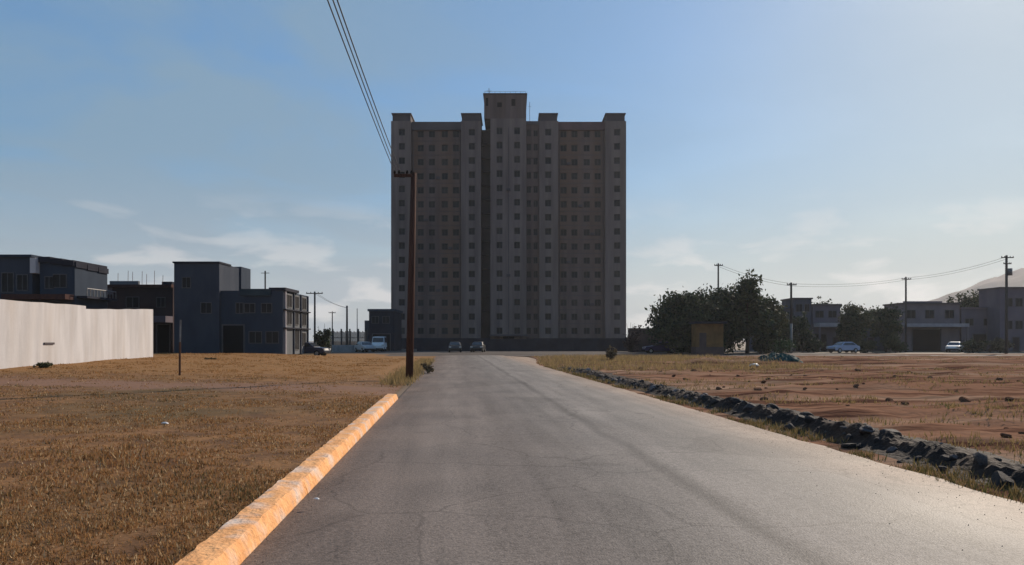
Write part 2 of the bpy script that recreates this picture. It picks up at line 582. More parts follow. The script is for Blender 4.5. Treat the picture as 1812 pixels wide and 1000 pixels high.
cs.add([(-75, 76, .012), (90, 76, .012), (90, 85, .012), (-75, 85, .012)], [(0, 1, 2, 3)])
MT['street'] = mat('dusty_street', (.13, .105, .088), (.085, .072, .064), .4, spec=.05)
struct(cs.build('cross_street', 'street'))
# paved forecourt of the tower
fc = MB()
fc.add([(-46, 85.2, .02), (40, 85.2, .02), (40, 144, .02), (-46, 144, .02)], [(0, 1, 2, 3)])
struct(fc.build('forecourt', 'street'))

# kerb of short cast lengths
kb = MB()
prof = [(-1.515, -.02), (-1.535, .06), (-1.562, .130), (-1.580, .144), (-1.62, .150), (-1.75, .150), (-1.800, .147), (-1.812, .135), (-1.815, -.02)]
t = -2.5
while t < 19.4:
    L = random.uniform(1.3, 1.9)
    dx, dz = random.uniform(-.003, .003), random.uniform(-.003, .003)
    n = 26
    vs, fs = [], []
    for j in range(n + 1):
        tt = t + .002 + (L - .004) * j / n
        end = (j == 0 or j == n)
        for k, (s, z) in enumerate(prof):
            w = .016 * fb(tt * 5.3, k * 1.7, 4)
            chip = -.004 if end and 2 <= k <= 6 else 0
            vs.append((s + dx + w, tt, z + dz + chip + .006 * fb(tt * 6, k * 2.1, 6) - (.035 * max(0, fb(tt * 1.7, 3.3, 8) - .22) if k in (2, 3, 4) else 0)))
    m_ = len(prof)
    for j in range(n):
        for k in range(m_ - 1):
            q = j * m_ + k
            fs.append((q, q + m_, q + m_ + 1, q + 1))
    fs.append(tuple(range(m_)))
    fs.append(tuple(n * m_ + k for k in range(m_ - 1, -1, -1)))
    kb.add(vs, fs)
    t += L
ko = kb.build('kerb', 'kerb')
ko.rotation_euler = (0, 0, TH)
struct(ko)

# ----------------------------------------------------------------- bank of soil and stones on the right of the road
def bank_off(t):
    return .62 + .22 * fb(t * .22, 2.0, 1)
def bank_h(t):
    k = .17 + .12 * fb(t * .55, 4.0, 7) + .06 * fb(t * 1.9, 4.0, 3)
    return k * sm(44, 34, t) * (0.55 + .45 * sm(26, 15, t))
bk = MB()
vs, fs = [], []
T = [3.2 + i * .07 for i in range(int(41 / .07))]
V = [-.55 + i * .055 for i in range(32)]
for t in T:
    c = 5.5 + bank_off(t) + .3
    for v in V:
        e = math.exp(-((v - .02) / (.20 if v < .02 else .42)) ** 2)
        z = bank_h(t) * e
        z += e * (.085 * fb(t * 2.4, v * 3.0, 11) + .05 * abs(fb(t * 6, v * 6, 5)) )
        edge = sm(-.55, -.35, v) * sm(1.12, .7, v)
        x = c + v
        yw = t
        wx = x * math.cos(TH) - t * math.sin(TH)
        wy = x * math.sin(TH) + t * math.cos(TH)
        vs.append((x, t, hdirt(wx, wy) + z * edge + .03 * edge - .02))
n = len(V)
for j in range(len(T) - 1):
    for i in range(n - 1):
        q = j * n + i
        fs.append((q, q + 1, q + n + 1, q + n))
bk.add(vs, fs)
bo = bk.build('dirt_bank', 'bank', smooth=False)
bo.rotation_euler = (0, 0, TH)
struct(bo)

def icos(sub=2):
    import bmesh
    bm = bmesh.new()
    bmesh.ops.create_icosphere(bm, subdivisions=sub, radius=1)
    vs = [v.co.copy() for v in bm.verts]
    fs = [tuple(v.index for v in f.verts) for f in bm.faces]
    bm.free()
    return vs, fs
def rock_mesh(seed):
    vs, fs = icos(3)
    r = random.Random(seed)
    planes = [(Vector((r.gauss(0, 1), r.gauss(0, 1), r.gauss(0, 1))).normalized(), r.uniform(.42, .78)) for _ in range(8)]
    o = []
    for v in vs:
        p = v.copy()
        for nn, d in planes:
            k = p.dot(nn) - d
            if k > 0:
                p -= nn * k
        p *= 1 + .03 * mnoise.noise(p * 3 + Vector((seed, 0, 0)))
        p.z *= .72
        o.append(p)
    return o, fs
rocks = []
for k in range(6):
    mb = MB()
    mb.add(*rock_mesh(k * 13 + 3))
    rocks.append(mb)
protos = []
nrock = 0
for i in range(240):
    t = 6.6 + 34 * (i / 240) ** 1.3 + random.uniform(-.2, .2)
    v = random.gauss(.0, .22)
    x = 5.5 + bank_off(t) + .3 + v
    wx = x * math.cos(TH) - t * math.sin(TH)
    wy = x * math.sin(TH) + t * math.cos(TH)
    e = math.exp(-((v - .02) / (.20 if v < .02 else .42)) ** 2)
    s = random.choice((.03, .04, .05, .06, .08, .10, .15)) * random.uniform(.8, 1.2)
    z = hdirt(wx, wy) + bank_h(t) * e + s * .05
    k = i % 6
    if i < 6:
        o = rocks[k].build('stone', 'stone')
        protos.append(o)
    else:
        o = protos[k].copy()
        COL.objects.link(o)
    o.location = (wx, wy, z)
    o.scale = (s * random.uniform(.8, 1.3), s * random.uniform(.8, 1.3), s)
    o.rotation_euler = (random.uniform(-.5, .5), random.uniform(-.5, .5), random.uniform(0, 6.28))
    tag(o, 'broken grey brown stone on the dark soil bank along the road', 'stone', 'stones on the soil bank beside the road')
# loose clods in the right lot
cl = None
for i in range(110):
    y = random.uniform(10, 44)
    x = right_edge(y) + random.uniform(2.2, 16)
    s = random.choice((.03, .04, .05, .06, .09, .15)) * random.uniform(.8, 1.2)
    if cl is None:
        mb = MB(); mb.add(*rock_mesh(91)); cl = mb.build('clod', 'clod'); o = cl
    else:
        o = cl.copy(); COL.objects.link(o)
    o.location = (x, y, hdirt(x, y) + s * .12)
    o.scale = (s * 1.3, s, s)
    o.rotation_euler = (random.uniform(-.4, .4), random.uniform(-.4, .4), random.uniform(0, 6.28))
    tag(o, 'small dark clod lying on the bare reddish lot', 'clod', 'clods scattered over the bare lot')

# ----------------------------------------------------------------- scattered blades (numpy)
def blades(name, P, H, Wd, C, m, lean=.5):
    n = len(P)
    ang = rng.uniform(0, 2 * np.pi, n)
    dx, dy = np.cos(ang) * Wd, np.sin(ang) * Wd
    la = rng.uniform(0, 2 * np.pi, n)
    lr = rng.uniform(0, lean, n) * H
    v = np.empty((n, 3, 3))
    v[:, 0] = P - np.stack([dx, dy, np.full(n, .004)], 1)
    v[:, 1] = P + np.stack([dx, dy, np.full(n, -.004)], 1)
    v[:, 2] = P + np.stack([np.cos(la) * lr, np.sin(la) * lr, H], 1)
    me = bpy.data.meshes.new(name)
    me.vertices.add(n * 3); me.loops.add(n * 3); me.polygons.add(n)
    me.vertices.foreach_set('co', v.reshape(-1))
    me.loops.foreach_set('vertex_index', np.arange(n * 3, dtype=np.int32))
    me.polygons.foreach_set('loop_start', np.arange(0, n * 3, 3, dtype=np.int32))
    me.polygons.foreach_set('loop_total', np.full(n, 3, dtype=np.int32))
    a = me.attributes.new('tint', 'FLOAT_COLOR', 'FACE')
    a.data.foreach_set('color', np.concatenate([C, np.ones((n, 1))], 1).astype(np.float32).reshape(-1))
    me.materials.append(MT[m])
    me.update(); me.validate()
    o = bpy.data.objects.new(name, me)
    COL.objects.link(o)
    return o
def patch(x, y):
    return fb(x * .35, y * .35, 31) * .6 + fb(x * 1.3, y * 1.3, 12) * .4

P, H, Wd, C = [], [], [], []
cols = np.array([(.31, .16, .064), (.25, .115, .046), (.38, .225, .10), (.155, .082, .038), (.125, .095, .043), (.52, .38, .22)])
ncl = 0
while ncl < 26000:
    y = 3.6 * math.exp(random.random() * math.log(64 / 3.6))
    u = random.random() ** 1.25 * min(48, .80 * y + 1.2)
    x = left_edge(y) - .30 - u
    pv = patch(x, y)
    if pv < -.12 and random.random() < .85:
        continue
    if 19.4 < y and u < 2.0 and random.random() < .8:
        continue
    if abs(y + .06 * x - 23.6) < 1.6 and random.random() < .7:
        continue
    z = hfield(x, y)
    far = 1 + y / 22
    green = sm(.05, .4, fb(x * .16, y * .22, 77))
    if abs(x + 12.2) < 2.6 and abs(y - 18.6) < 1.2:
        green = 1
    for _ in range(random.randint(3, 8)):
        P.append((x + random.gauss(0, .035 * far), y + random.gauss(0, .035 * far), z))
        H.append(random.choice((.5, .8, 1, 1, 1.5)) * random.uniform(.010, .042) * (.7 + 1.6 * max(0, pv)) * (1 + y / 90))
        Wd.append(random.uniform(.0025, .006) * (1 + y / 9))
        k = random.choices(range(6), (6, 3, 3.6, 1.6, .9 + 9 * green, 1.6))[0]
        C.append((cols[k] * (1 - .6 * sm(25, 36, y)) + np.array((.30, .15, .05)) * .6 * sm(25, 36, y)) * random.uniform(.75, 1.2))
    ncl += 1
fm = MT['field'].node_tree
fbs = fm.nodes['Principled BSDF']
src = fbs.inputs['Base Color'].links[0].from_socket
fco = N(fm, 'ShaderNodeTexCoord')
fsp = N(fm, 'ShaderNodeSeparateXYZ')
fm.links.new(fco.outputs['Object'], fsp.inputs[0])
fno = N(fm, 'ShaderNodeTexNoise')
fno.inputs['Scale'].default_value = .45
fno.inputs['Detail'].default_value = 6
fm.links.new(fco.outputs['Object'], fno.inputs['Vector'])
ty_ = M(fm, 'ADD', M(fm, 'SUBTRACT', M(fm, 'ADD', fsp.outputs['Y'], M(fm, 'MULTIPLY', fsp.outputs['X'], .06)), 23.6), M(fm, 'MULTIPLY', M(fm, 'SUBTRACT', fno.outputs['Fac'], .5), 7.0))
fr_ = N(fm, 'ShaderNodeMapRange')
fr_.inputs['From Min'].default_value = 2.6
fr_.inputs['From Max'].default_value = 1.0
fr_.inputs['To Max'].default_value = .85
fm.links.new(M(fm, 'ABSOLUTE', ty_), fr_.inputs['Value'])
fmx = N(fm, 'ShaderNodeMix', data_type='RGBA')
fm.links.new(fr_.outputs[0], fmx.inputs['Factor'])
fm.links.new(src, fmx.inputs[6])
fmx.inputs[7].default_value = (.21, .115, .075, 1)
# the far half of the lot is straw coloured rather than brown
fr2 = N(fm, 'ShaderNodeMapRange')
fr2.inputs['From Min'].default_value = 26
fr2.inputs['From Max'].default_value = 34
fr2.inputs['To Max'].default_value = .7
fm.links.new(M(fm, 'ADD', fsp.outputs['Y'], M(fm, 'MULTIPLY', M(fm, 'SUBTRACT', fno.outputs['Fac'], .5), 14.0)), fr2.inputs['Value'])
fm2 = N(fm, 'ShaderNodeMix', data_type='RGBA')
fm.links.new(fr2.outputs[0], fm2.inputs['Factor'])
fm.links.new(fmx.outputs[2], fm2.inputs[6])
fm2.inputs[7].default_value = (.27, .135, .045, 1)
fm.links.new(fm2.outputs[2], fbs.inputs['Base Color'])
g = blades('dry_grass', np.array(P), np.array(H), np.array(Wd), np.array(C), 'blade', .9)
tag(g, 'short dry brown grass covering the lot left of the kerb', 'grass', kind='stuff')

P, H, Wd, C = [], [], [], []
vc = np.array([(.20, .14, .06), (.10, .09, .035), (.06, .065, .025), (.26, .18, .085)])
for i in range(1900):
    t = 5.5 + 40 * random.random() ** 1.5
    v = random.uniform(.05, .75)
    x0 = 5.5 + v
    wx, wy = x0 * math.cos(TH) - t * math.sin(TH), x0 * math.sin(TH) + t * math.cos(TH)
    if fb(t * .6, v, 44) < -.05:
        continue
    for _ in range(random.randint(3, 9)):
        P.append((wx + random.gauss(0, .05), wy + random.gauss(0, .05), hdirt(wx, wy)))
        H.append(random.uniform(.03, .13)); Wd.append(random.uniform(.003, .007) * (1 + t / 15))
        C.append(vc[random.choices(range(4), (4, 3, 2, 2))[0]] * random.uniform(.8, 1.2))
for i in range(6500):
    y = 9 * math.exp(random.random() * math.log(72 / 9))
    x = right_edge(y) + 1.6 + random.random() * (4 + y * .75)
    if fb(x * .14, y * .34, 63) < .04:
        continue
    for _ in range(random.randint(3, 7)):
        P.append((x + random.gauss(0, .1), y + random.gauss(0, .1), hdirt(x, y)))
        H.append(random.uniform(.03, .14)); Wd.append(random.uniform(.004, .008) * (1 + y / 14))
        C.append(vc[random.choices(range(4), (5, 1, .4, 4))[0]] * random.uniform(.8, 1.3))
# tan grass beyond the bend on both road edges
for i in range(5200):
    if random.random() < .85:
        y = random.uniform(38, 73); x = right_edge(y) + .2 + random.random() * 15
    else:
        y = random.uniform(26, 60); x = left_edge(y) - .1 - random.random() * 1.0
    zz = hdirt(x, y) if x > 0 else hfield(x, y)
    for _ in range(4):
        P.append((x + random.gauss(0, .15), y + random.gauss(0, .15), zz))
        H.append(random.uniform(.08, .34)); Wd.append(random.uniform(.010, .026))
        C.append(np.array((.30, .215, .10)) * random.uniform(.6, 1.2))
g = blades('verge_weeds', np.array(P), np.array(H), np.array(Wd), np.array(C), 'blade', .8)
tag(g, 'straggly dry weeds on the verge and over the bare lot', 'weeds', kind='stuff')

P, H, Wd, C = [], [], [], []
for i in range(1000):
    t = 3.5 * math.exp(random.random() * math.log(34 / 3.5))
    if random.random() < .72:
        x0 = 5.55 - abs(random.gauss(0, .75)) + .45 * random.random()
    else:
        x0 = -1.5 + abs(random.gauss(0, .12))
    wx, wy = x0 * math.cos(TH) - t * math.sin(TH), x0 * math.sin(TH) + t * math.cos(TH)
    k = (x0 - 2.0) / 3.6
    P.append((wx, wy, (.008 + .05 * (1 - k * k)) if x0 < 5.5 else hdirt(wx, wy)))
    q = random.choice((.003, .004, .005, .007))
    H.append(q * .9); Wd.append(q)
    C.append(np.array((.42, .33, .25)) * random.uniform(.6, 1.3))
P, H, Wd, C = np.array(P), np.array(H), np.array(Wd), np.array(C)
n_ = len(P)
an_ = rng.uniform(0, 6.28, n_)
vv = np.empty((n_, 4, 3))
for k in range(3):
    aa = an_ + k * 2.094
    vv[:, k] = P + np.stack([np.cos(aa) * Wd * 1.3, np.sin(aa) * Wd, np.full(n_, -.003)], 1)
vv[:, 3] = P + np.stack([Wd * .2, Wd * .1, H], 1)
fi = (np.arange(n_)[:, None, None] * 4 + np.array([[0, 1, 3], [1, 2, 3], [2, 0, 3]])[None]).reshape(-1, 3)
mb = MB(); mb.v = [tuple(p) for p in vv.reshape(-1, 3)]; mb.f = [tuple(int(i) for i in f) for f in fi]; mb.mi = [0] * len(mb.f)
gro = mb.build('gravel', 'blade')
at_ = gro.data.attributes.new('tint', 'FLOAT_COLOR', 'FACE')
at_.data.foreach_set('color', np.concatenate([np.repeat(C, 3, axis=0), np.ones((n_ * 3, 1))], 1).astype(np.float32).reshape(-1))
tag(gro, 'loose gravel strewn along both edges of the road', 'gravel', kind='stuff')

# ----------------------------------------------------------------- trees and shrubs
def leaves_obj(name, lobes, n, size, cset, parent, dens=.55):
    """lobes: list of (cx,cy,cz,rx,ry,rz); small leaf faces spread through the lobes' volume"""
    vol = np.array([l[3] * l[4] * l[5] for l in lobes]) ** .75
    pick = rng.choice(len(lobes), n, p=vol / vol.sum())
    L = np.array(lobes)[pick]
    d = rng.normal(size=(n, 3)); d /= np.linalg.norm(d, axis=1)[:, None]
    r = rng.uniform(0, 1, n) ** dens
    r *= 1 + .24 * rng.normal(size=n)
    # clumped: pull toward random clump centres
    Pn = L[:, :3] + d * r[:, None] * L[:, 3:6]
    ncl = max(10, n // 40)
    cidx = rng.integers(0, n, ncl)
    cc = Pn[cidx]
    asg = rng.integers(0, ncl, n)
    near = Pn + (cc[asg] - Pn) * 1.0
    usec = rng.uniform(size=n) < .62
    spread = np.mean(L[:, 3:6], axis=1) * .14
    Pn[usec] = (near + rng.normal(size=(n, 3)) * spread[:, None])[usec]
    a = rng.normal(size=(n, 3)); a /= np.linalg.norm(a, axis=1)[:, None]
    b = np.cross(a, rng.normal(size=(n, 3))); b /= np.linalg.norm(b, axis=1)[:, None]
    s = size * rng.uniform(.5, 1.3, n)[:, None]
    v = np.stack([Pn - a * s, Pn + b * s * .5, Pn + a * s, Pn - b * s * .5], 1)
    me = bpy.data.meshes.new(name)
    me.vertices.add(n * 4); me.loops.add(n * 4); me.polygons.add(n)
    me.vertices.foreach_set('co', v.reshape(-1))
    me.loops.foreach_set('vertex_index', np.arange(n * 4, dtype=np.int32))
    me.polygons.foreach_set('loop_start', np.arange(0, n * 4, 4, dtype=np.int32))
    me.polygons.foreach_set('loop_total', np.full(n, 4, dtype=np.int32))
    cs_ = np.array(cset)
    cl_c = rng.integers(0, len(cs_), ncl)
    k = np.where(usec, cl_c[asg], rng.integers(0, len(cs_), n))
    C_ = cs_[k] * rng.uniform(.7, 1.25, n)[:, None]
    at = me.attributes.new('tint', 'FLOAT_COLOR', 'FACE')
    at.data.foreach_set('color', np.concatenate([C_, np.ones((n, 1))], 1).astype(np.float32).reshape(-1))
    me.materials.append(MT['leaf'])
    me.update(); me.validate()
    o = bpy.data.objects.new(name, me)
    COL.objects.link(o)
    o.parent = parent
    return o
GREEN = [(.045, .062, .028), (.032, .047, .026), (.06, .072, .032), (.025, .038, .026)]
OLIVE = [(.07, .075, .035), (.05, .058, .03), (.085, .085, .042)]
DRY = [(.16, .115, .065), (.11, .08, .05), (.20, .15, .085)]
def tree(label, px, Y, top_py, wpx, z0=.0, n=6500, cset=GREEN, airy=False, bottom=.18, group='trees beyond the bare lot', leaf=.2, seed=0, cat='tree', name='broadleaf_tree'):
    r = random.Random(seed)
    X = PX(px, Y)
    Ht = PZ(top_py, Y) - z0
    Rw = wpx / 2 / FPX * Y
    root = thing(name, label, cat, (X, Y, z0), 0, group)
    tr = MB()
    tr.tube([(0, 0, -.1), (.05 * Ht * .2, 0, Ht * .2), (-.02 * Ht, .1, Ht * .45), (.02 * Ht, 0, Ht * .75)], [.028 * Ht, .02 * Ht, .014 * Ht, .006 * Ht], 8)
    lobes = []
    nl = 9 if not airy else 7
    for k in range(nl):
        a = 2 * math.pi * k / nl + r.uniform(-.4, .4)
        q = r.uniform(.35, .72)
        hz = r.uniform(bottom + .22, .80)
        w = r.uniform(.42, .6)
        c = (math.cos(a) * Rw * q, math.sin(a) * Rw * q, Ht * hz)
        sh = min(1.0, 1.2 - .35 * hz)
        lobes.append((*c, Rw * w * sh, Rw * w * sh, Ht * r.uniform(.17, .25)))
        tr.tube([(0, 0, Ht * r.uniform(.22, .4)), (c[0] * .5, c[1] * .5, Ht * hz * .8), c], [.010 * Ht, .007 * Ht, .003 * Ht], 5)
    lobes.append((0, 0, Ht * .82, Rw * .5, Rw * .5, Ht * .16))
    lobes.append((r.uniform(-.2, .2) * Rw, 0, Ht * .60, Rw * .62, Rw * .62, Ht * .24))
    tr.build('trunk', 'bark', root, smooth=True)
    leaves_obj('crown', lobes, n, leaf * 1.15 * (Ht / 8) ** .5, cset, root, .5 if not airy else .8)
    return root
tree('broad dark green tree nearest the tall tower on the right', 1205, 90, 514, 112, seed=3, n=17000, bottom=-.08)
tree('dark green tree behind the ochre shed with a rounded crown', 1275, 93, 507, 130, seed=5, n=17000, bottom=-.05)
tree('tallest tree right of the tower with a thin twiggy top', 1322, 90, 480, 84, seed=8, n=9000, bottom=.05, airy=True)
tree('low bright green tree just right of the tallest twiggy tree', 1358, 96, 520, 62, seed=12, n=7000, cset=OLIVE, bottom=.1)
tree('olive green tree between the two awning houses on the right', 1508, 104, 536, 54, seed=14, n=9000, cset=GREEN + OLIVE, bottom=.1)
tree('narrow dark tree beside the left corner of the canopy house', 1568, 106, 541, 48, seed=17, n=8000, bottom=.02)
tree('green tree rising behind the low lilac house under the hill', 1733, 128, 516, 90, seed=21, n=8000, cset=GREEN + OLIVE, bottom=.2)
tree('dark green tree shading the dark flat roofed house on the right', 1420, 101, 556, 42, seed=22, n=2500, bottom=.0)

tree('broad dark tree filling the gap behind the ochre shed', 1238, 101, 516, 150, seed=31, n=15000, bottom=-.05)
tree('dark tree behind the grey mauve awning house', 1462, 127, 530, 74, seed=33, n=7000, bottom=.0)
tree('rounded dark tree behind the low slate house', 1540, 129, 544, 90, seed=35, n=8000, cset=GREEN + OLIVE, bottom=-.05)
tree('dark tree against the left end of the lilac house', 1588, 122, 552, 44, seed=37, n=5000, bottom=-.05)
tree('small dark tree in the gap right of the lilac house', 1700, 121, 548, 40, seed=39, n=4500, bottom=-.05)
tree('dark leafy tree hiding the foot of the pale pole', 1378, 101, 548, 70, seed=41, n=7000, bottom=-.1)

def shrub(label, px, Y, top_py, wpx, z0, cset, n=1500, leaf=.12, seed=0, group=None, name='shrub', cat='shrub', airy=.6):
    r = random.Random(seed)
    X = PX(px, Y)
    Ht = PZ(top_py, Y) - z0
    Rw = wpx / 2 / FPX * Y
    root = thing(name, label, cat, (X, Y, z0), 0, group)
    st = MB()
    lobes = []
    for k in range(6):
        a = k * 1.05 + r.uniform(-.3, .3)
        c = (math.cos(a) * Rw * .5, math.sin(a) * Rw * .5, Ht * r.uniform(.2, .7))
        lobes.append((*c, Rw * .42, Rw * .42, Ht * .26))
        st.tube([(0, 0, -.05), (c[0] * .4, c[1] * .4, c[2] * .6), c], [.035 * Ht, .02 * Ht, .008 * Ht], 5)
    lobes.append((0, 0, Ht * .38, Rw * .7, Rw * .7, Ht * .40))
    for k in range(7):
        a = r.uniform(0, 6.28)
        st.tube([(0, 0, 0), (math.cos(a) * Rw * .5, math.sin(a) * Rw * .5, Ht * r.uniform(.7, 1.05))], [.014 * Ht, .004 * Ht], 4)
    st.build('stem', 'bark', root)
    leaves_obj('foliage', lobes, n, leaf, cset, root, airy)
    return root
shrub('dark bushy shrub beside the far corner of the navy house', 571, 84, 574, 36, 0, GREEN, 2600, .16, 1)
shrub('tan dried out shrub standing at the far end of the soil bank', 1081, 54, 611, 26, hdirt(PX(1081, 54), 54), DRY, 1500, .07, 2, airy=.9)
shrub('bright green bush at the foot of the pale lower pole', 1382, 90, 589, 56, 0, [(.04, .085, .03), (.03, .06, .028), (.06, .10, .04)], 1900, .14, 3)
shrub('low green bush in front of the grey fenced gap on the right', 1345, 91, 593, 44, 0, GREEN, 1600, .14, 4)
shrub('small green tuft growing at the foot of the white wall', 78, 33, 641, 34, hfield(PX(78, 33), 33), [(.075, .075, .03), (.05, .055, .025)], 900, .05, 5, name='weed_tuft', cat='weed tuft')
shrub('low dark weed tuft in the dry grass left of the rusty pole', 372, 46, 634, 26, hfield(PX(372, 46), 46), [(.06, .05, .025), (.09, .065, .03)], 500, .06, 6, name='weed_tuft', cat='weed tuft')
shrub('yellowish dry weed clump at the road edge behind the rusty pole', 757, 36, 634, 26, .02, DRY, 700, .05, 7, name='weed_tuft', cat='weed tuft', airy=.9)
shrub('dark red brown bush against the right foot of the tower', 1118, 100, 573, 40, 0, [(.06, .035, .035), (.04, .028, .03)], 1500, .15, 8)

for k_, (lab_, px_, wpx_, top_, cs_) in enumerate((('dark shrub before the carport of the blue grey house', 1440, 40, 592, GREEN),
        ('olive shrub before the door of the low slate house', 1528, 54, 594, OLIVE), ('dark shrub at the left foot of the lilac house', 1585, 46, 590, GREEN),
        ('dark shrub between the white car and the plain mauve house', 1722, 50, 596, GREEN), ('dry brown shrub before the tall grey house at the right', 1770, 46, 598, DRY),
        ('low dark shrub to the left of the ochre shed', 1205, 60, 590, GREEN))):
    shrub(lab_, px_, 100 + k_ % 3, top_, wpx_, 0, cs_, 2200, .16, 60 + k_)
# ----------------------------------------------------------------- tower
TY = 145.0
K = FPX / TY
def tx(px): return (px - CX) / K
def tz(py): return CAMH + (HY - py) / K
tower = thing('apartment_tower', 'fifteen storey grey brown apartment tower at the end of the road', 'tower', (0, TY, 0))
ROWS = [tz(234 + 25.1 * k) for k in range(15)]
WH = 1.28
def facade(x0, x1, yf, ztop, cols_, name, m, depth, recess=.22):
    """front sheet with real openings, side returns and top; y is relative to the tower's front"""
    mb = MB()
    xs = sorted({x0, x1} | {c - w / 2 for c, w in cols_} | {c + w / 2 for c, w in cols_})
    zs = sorted({0.0, ztop} | {z - WH / 2 for z in ROWS} | {z + WH / 2 for z in ROWS})
    for i in range(len(xs) - 1):
        for j in range(len(zs) - 1):
            cx, cz = (xs[i] + xs[i + 1]) / 2, (zs[j] + zs[j + 1]) / 2
            hole = any(abs(cx - c) < w / 2 for c, w in cols_) and any(abs(cz - z) < WH / 2 for z in ROWS)
            a, b_, c_, d_ = xs[i], xs[i + 1], zs[j], zs[j + 1]
            if not hole:
                mb.add([(a, yf, c_), (b_, yf, c_), (b_, yf, d_), (a, yf, d_)], [(0, 1, 2, 3)])
            else:
                y2 = yf + recess
                mb.add([(a, yf, c_), (b_, yf, c_), (b_, yf, d_), (a, yf, d_), (a, y2, c_), (b_, y2, c_), (b_, y2, d_), (a, y2, d_)],
                       [(0, 4, 5, 1), (1, 5, 6, 2), (2, 6, 7, 3), (3, 7, 4, 0)])
    y1 = yf + depth
    mb.add([(x0, yf, 0), (x0, y1, 0), (x0, y1, ztop), (x0, yf, ztop)], [(0, 3, 2, 1)])
    mb.add([(x1, yf, 0), (x1, y1, 0), (x1, y1, ztop), (x1, yf, ztop)], [(0, 1, 2, 3)])
    mb.add([(x0, yf, ztop), (x1, yf, ztop), (x1, y1, ztop), (x0, y1, ztop)], [(0, 1, 2, 3)])
    return mb.build(name, m, tower)
ZT = tz(214)
win_list = []
def seg(x0, x1, yf, ztop, cpx, name, m, depth, w=1.2):
    cs_ = [(tx(c), w) for c in cpx]
    facade(tx(x0), tx(x1), yf, ztop, cs_, name, m, depth)
    for c, ww in cs_:
        for z in ROWS:
            win_list.append((c, yf + .22, z, ww))
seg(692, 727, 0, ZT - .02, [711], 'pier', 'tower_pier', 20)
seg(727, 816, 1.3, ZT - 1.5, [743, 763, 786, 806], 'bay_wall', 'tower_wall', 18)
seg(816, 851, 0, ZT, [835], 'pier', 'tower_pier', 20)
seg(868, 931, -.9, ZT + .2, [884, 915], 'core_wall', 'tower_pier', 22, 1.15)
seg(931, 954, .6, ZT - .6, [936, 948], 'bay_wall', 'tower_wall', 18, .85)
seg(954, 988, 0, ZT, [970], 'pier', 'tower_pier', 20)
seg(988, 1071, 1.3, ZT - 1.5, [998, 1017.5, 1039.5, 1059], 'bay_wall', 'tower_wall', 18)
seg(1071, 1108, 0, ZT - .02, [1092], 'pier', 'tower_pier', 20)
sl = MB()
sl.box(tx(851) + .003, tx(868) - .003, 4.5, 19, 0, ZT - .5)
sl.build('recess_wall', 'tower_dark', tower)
bw = MB()
bw.box(tx(692.5), tx(1107.5), 19.5, 24, 0, ZT - .4)
bw.build('rear_wall', 'tower_wall', tower)
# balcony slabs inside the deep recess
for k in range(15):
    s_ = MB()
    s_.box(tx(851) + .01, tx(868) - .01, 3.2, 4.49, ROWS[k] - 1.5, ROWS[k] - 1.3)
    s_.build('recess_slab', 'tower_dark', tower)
# parapets over the bays, cornices and roof boxes
def tbox(name, m, x0, x1, y0, y1, z0, z1, parent=None, notch=False):
    b = MB()
    b.box(x0, x1, y0, y1, z0, z1)
    return b.build(name, m, parent or tower)
tbox('parapet', 'cornice', tx(727) + .003, tx(816) - .003, .9, 1.9, ZT - 1.5, ZT + .1)
tbox('parapet', 'rust_band', tx(988) + .003, tx(1071) - .003, .9, 1.9, ZT - 1.5, ZT + .1)
tbox('parapet', 'cornice', tx(931) + .003, tx(954) - .003, .3, 1.3, ZT - .6, ZT + .05)
for a, b_ in ((694, 726), (817, 850), (955, 986), (1073, 1106)):
    rb = tbox('roof_box', 'tower_dark', tx(a), tx(b_), .4, 8, ZT + .001, tz(201.5))
    tbox('cap_slab', 'cornice', tx(a) - .18, tx(b_) + .18, .15, 8.2, tz(201.5) + .001, tz(199.5), rb)
mr_ = tbox('machine_room', 'tower_wall', tx(857), tx(931), -.9, 12, ZT + .202, tz(170))
tbox('cap_slab', 'cornice', tx(856) - .1, tx(931) + .2, -1.1, 12.2, tz(170) + .001, tz(168), mr_)
for (a, b_, c_, d_) in ((860, 864, 176, 190), (880, 888, 184, 192), (905, 912, 178, 190)):
    v_ = tbox('vent', 'black', tx(a), tx(b_), -.93, -.88, tz(d_), tz(c_), mr_)
an = MB()
an.tube([(tx(865), 1, tz(168)), (tx(865), 1, tz(153))], .06, 6)
an.tube([(tx(865) - .5, 1, tz(158)), (tx(865) + .5, 1, tz(158))], .03, 5)
an.build('antenna', 'metal', mr_)
an = MB()
an.tube([(tx(938), 3, ZT - .5), (tx(938), 3, tz(172))], .05, 6)
an.tube([(tx(938) - .3, 3, tz(180)), (tx(938) + .3, 3, tz(180))], .03, 5)
an.build('antenna', 'metal', tower)
# railing strip over the machine room
rl = MB()
for k in range(9):
    x = tx(858 + k * 9)
    rl.tube([(x, -.6, tz(168)), (x, -.6, tz(163.5))], .03, 4)
rl.tube([(tx(858), -.6, tz(163.5)), (tx(930), -.6, tz(163.5))], .03, 4)
rl.build('railing', 'metal', mr_)
# ground floor: dark plinth with entrance
tbox('plinth', 'dark_wall', tx(692) - .1, tx(867), -.25, -.003, 0, 2.1)
tbox('plinth', 'dark_wall', tx(932), tx(1108) + .1, -.25, -.003, 0, 2.1)
tbox('canopy', 'cornice', tx(866), tx(933), -3.2, -.91, 2.5, 2.8)
tbox('door', 'black', tx(890), tx(910), -.95, -.905, 0.02, 2.4)
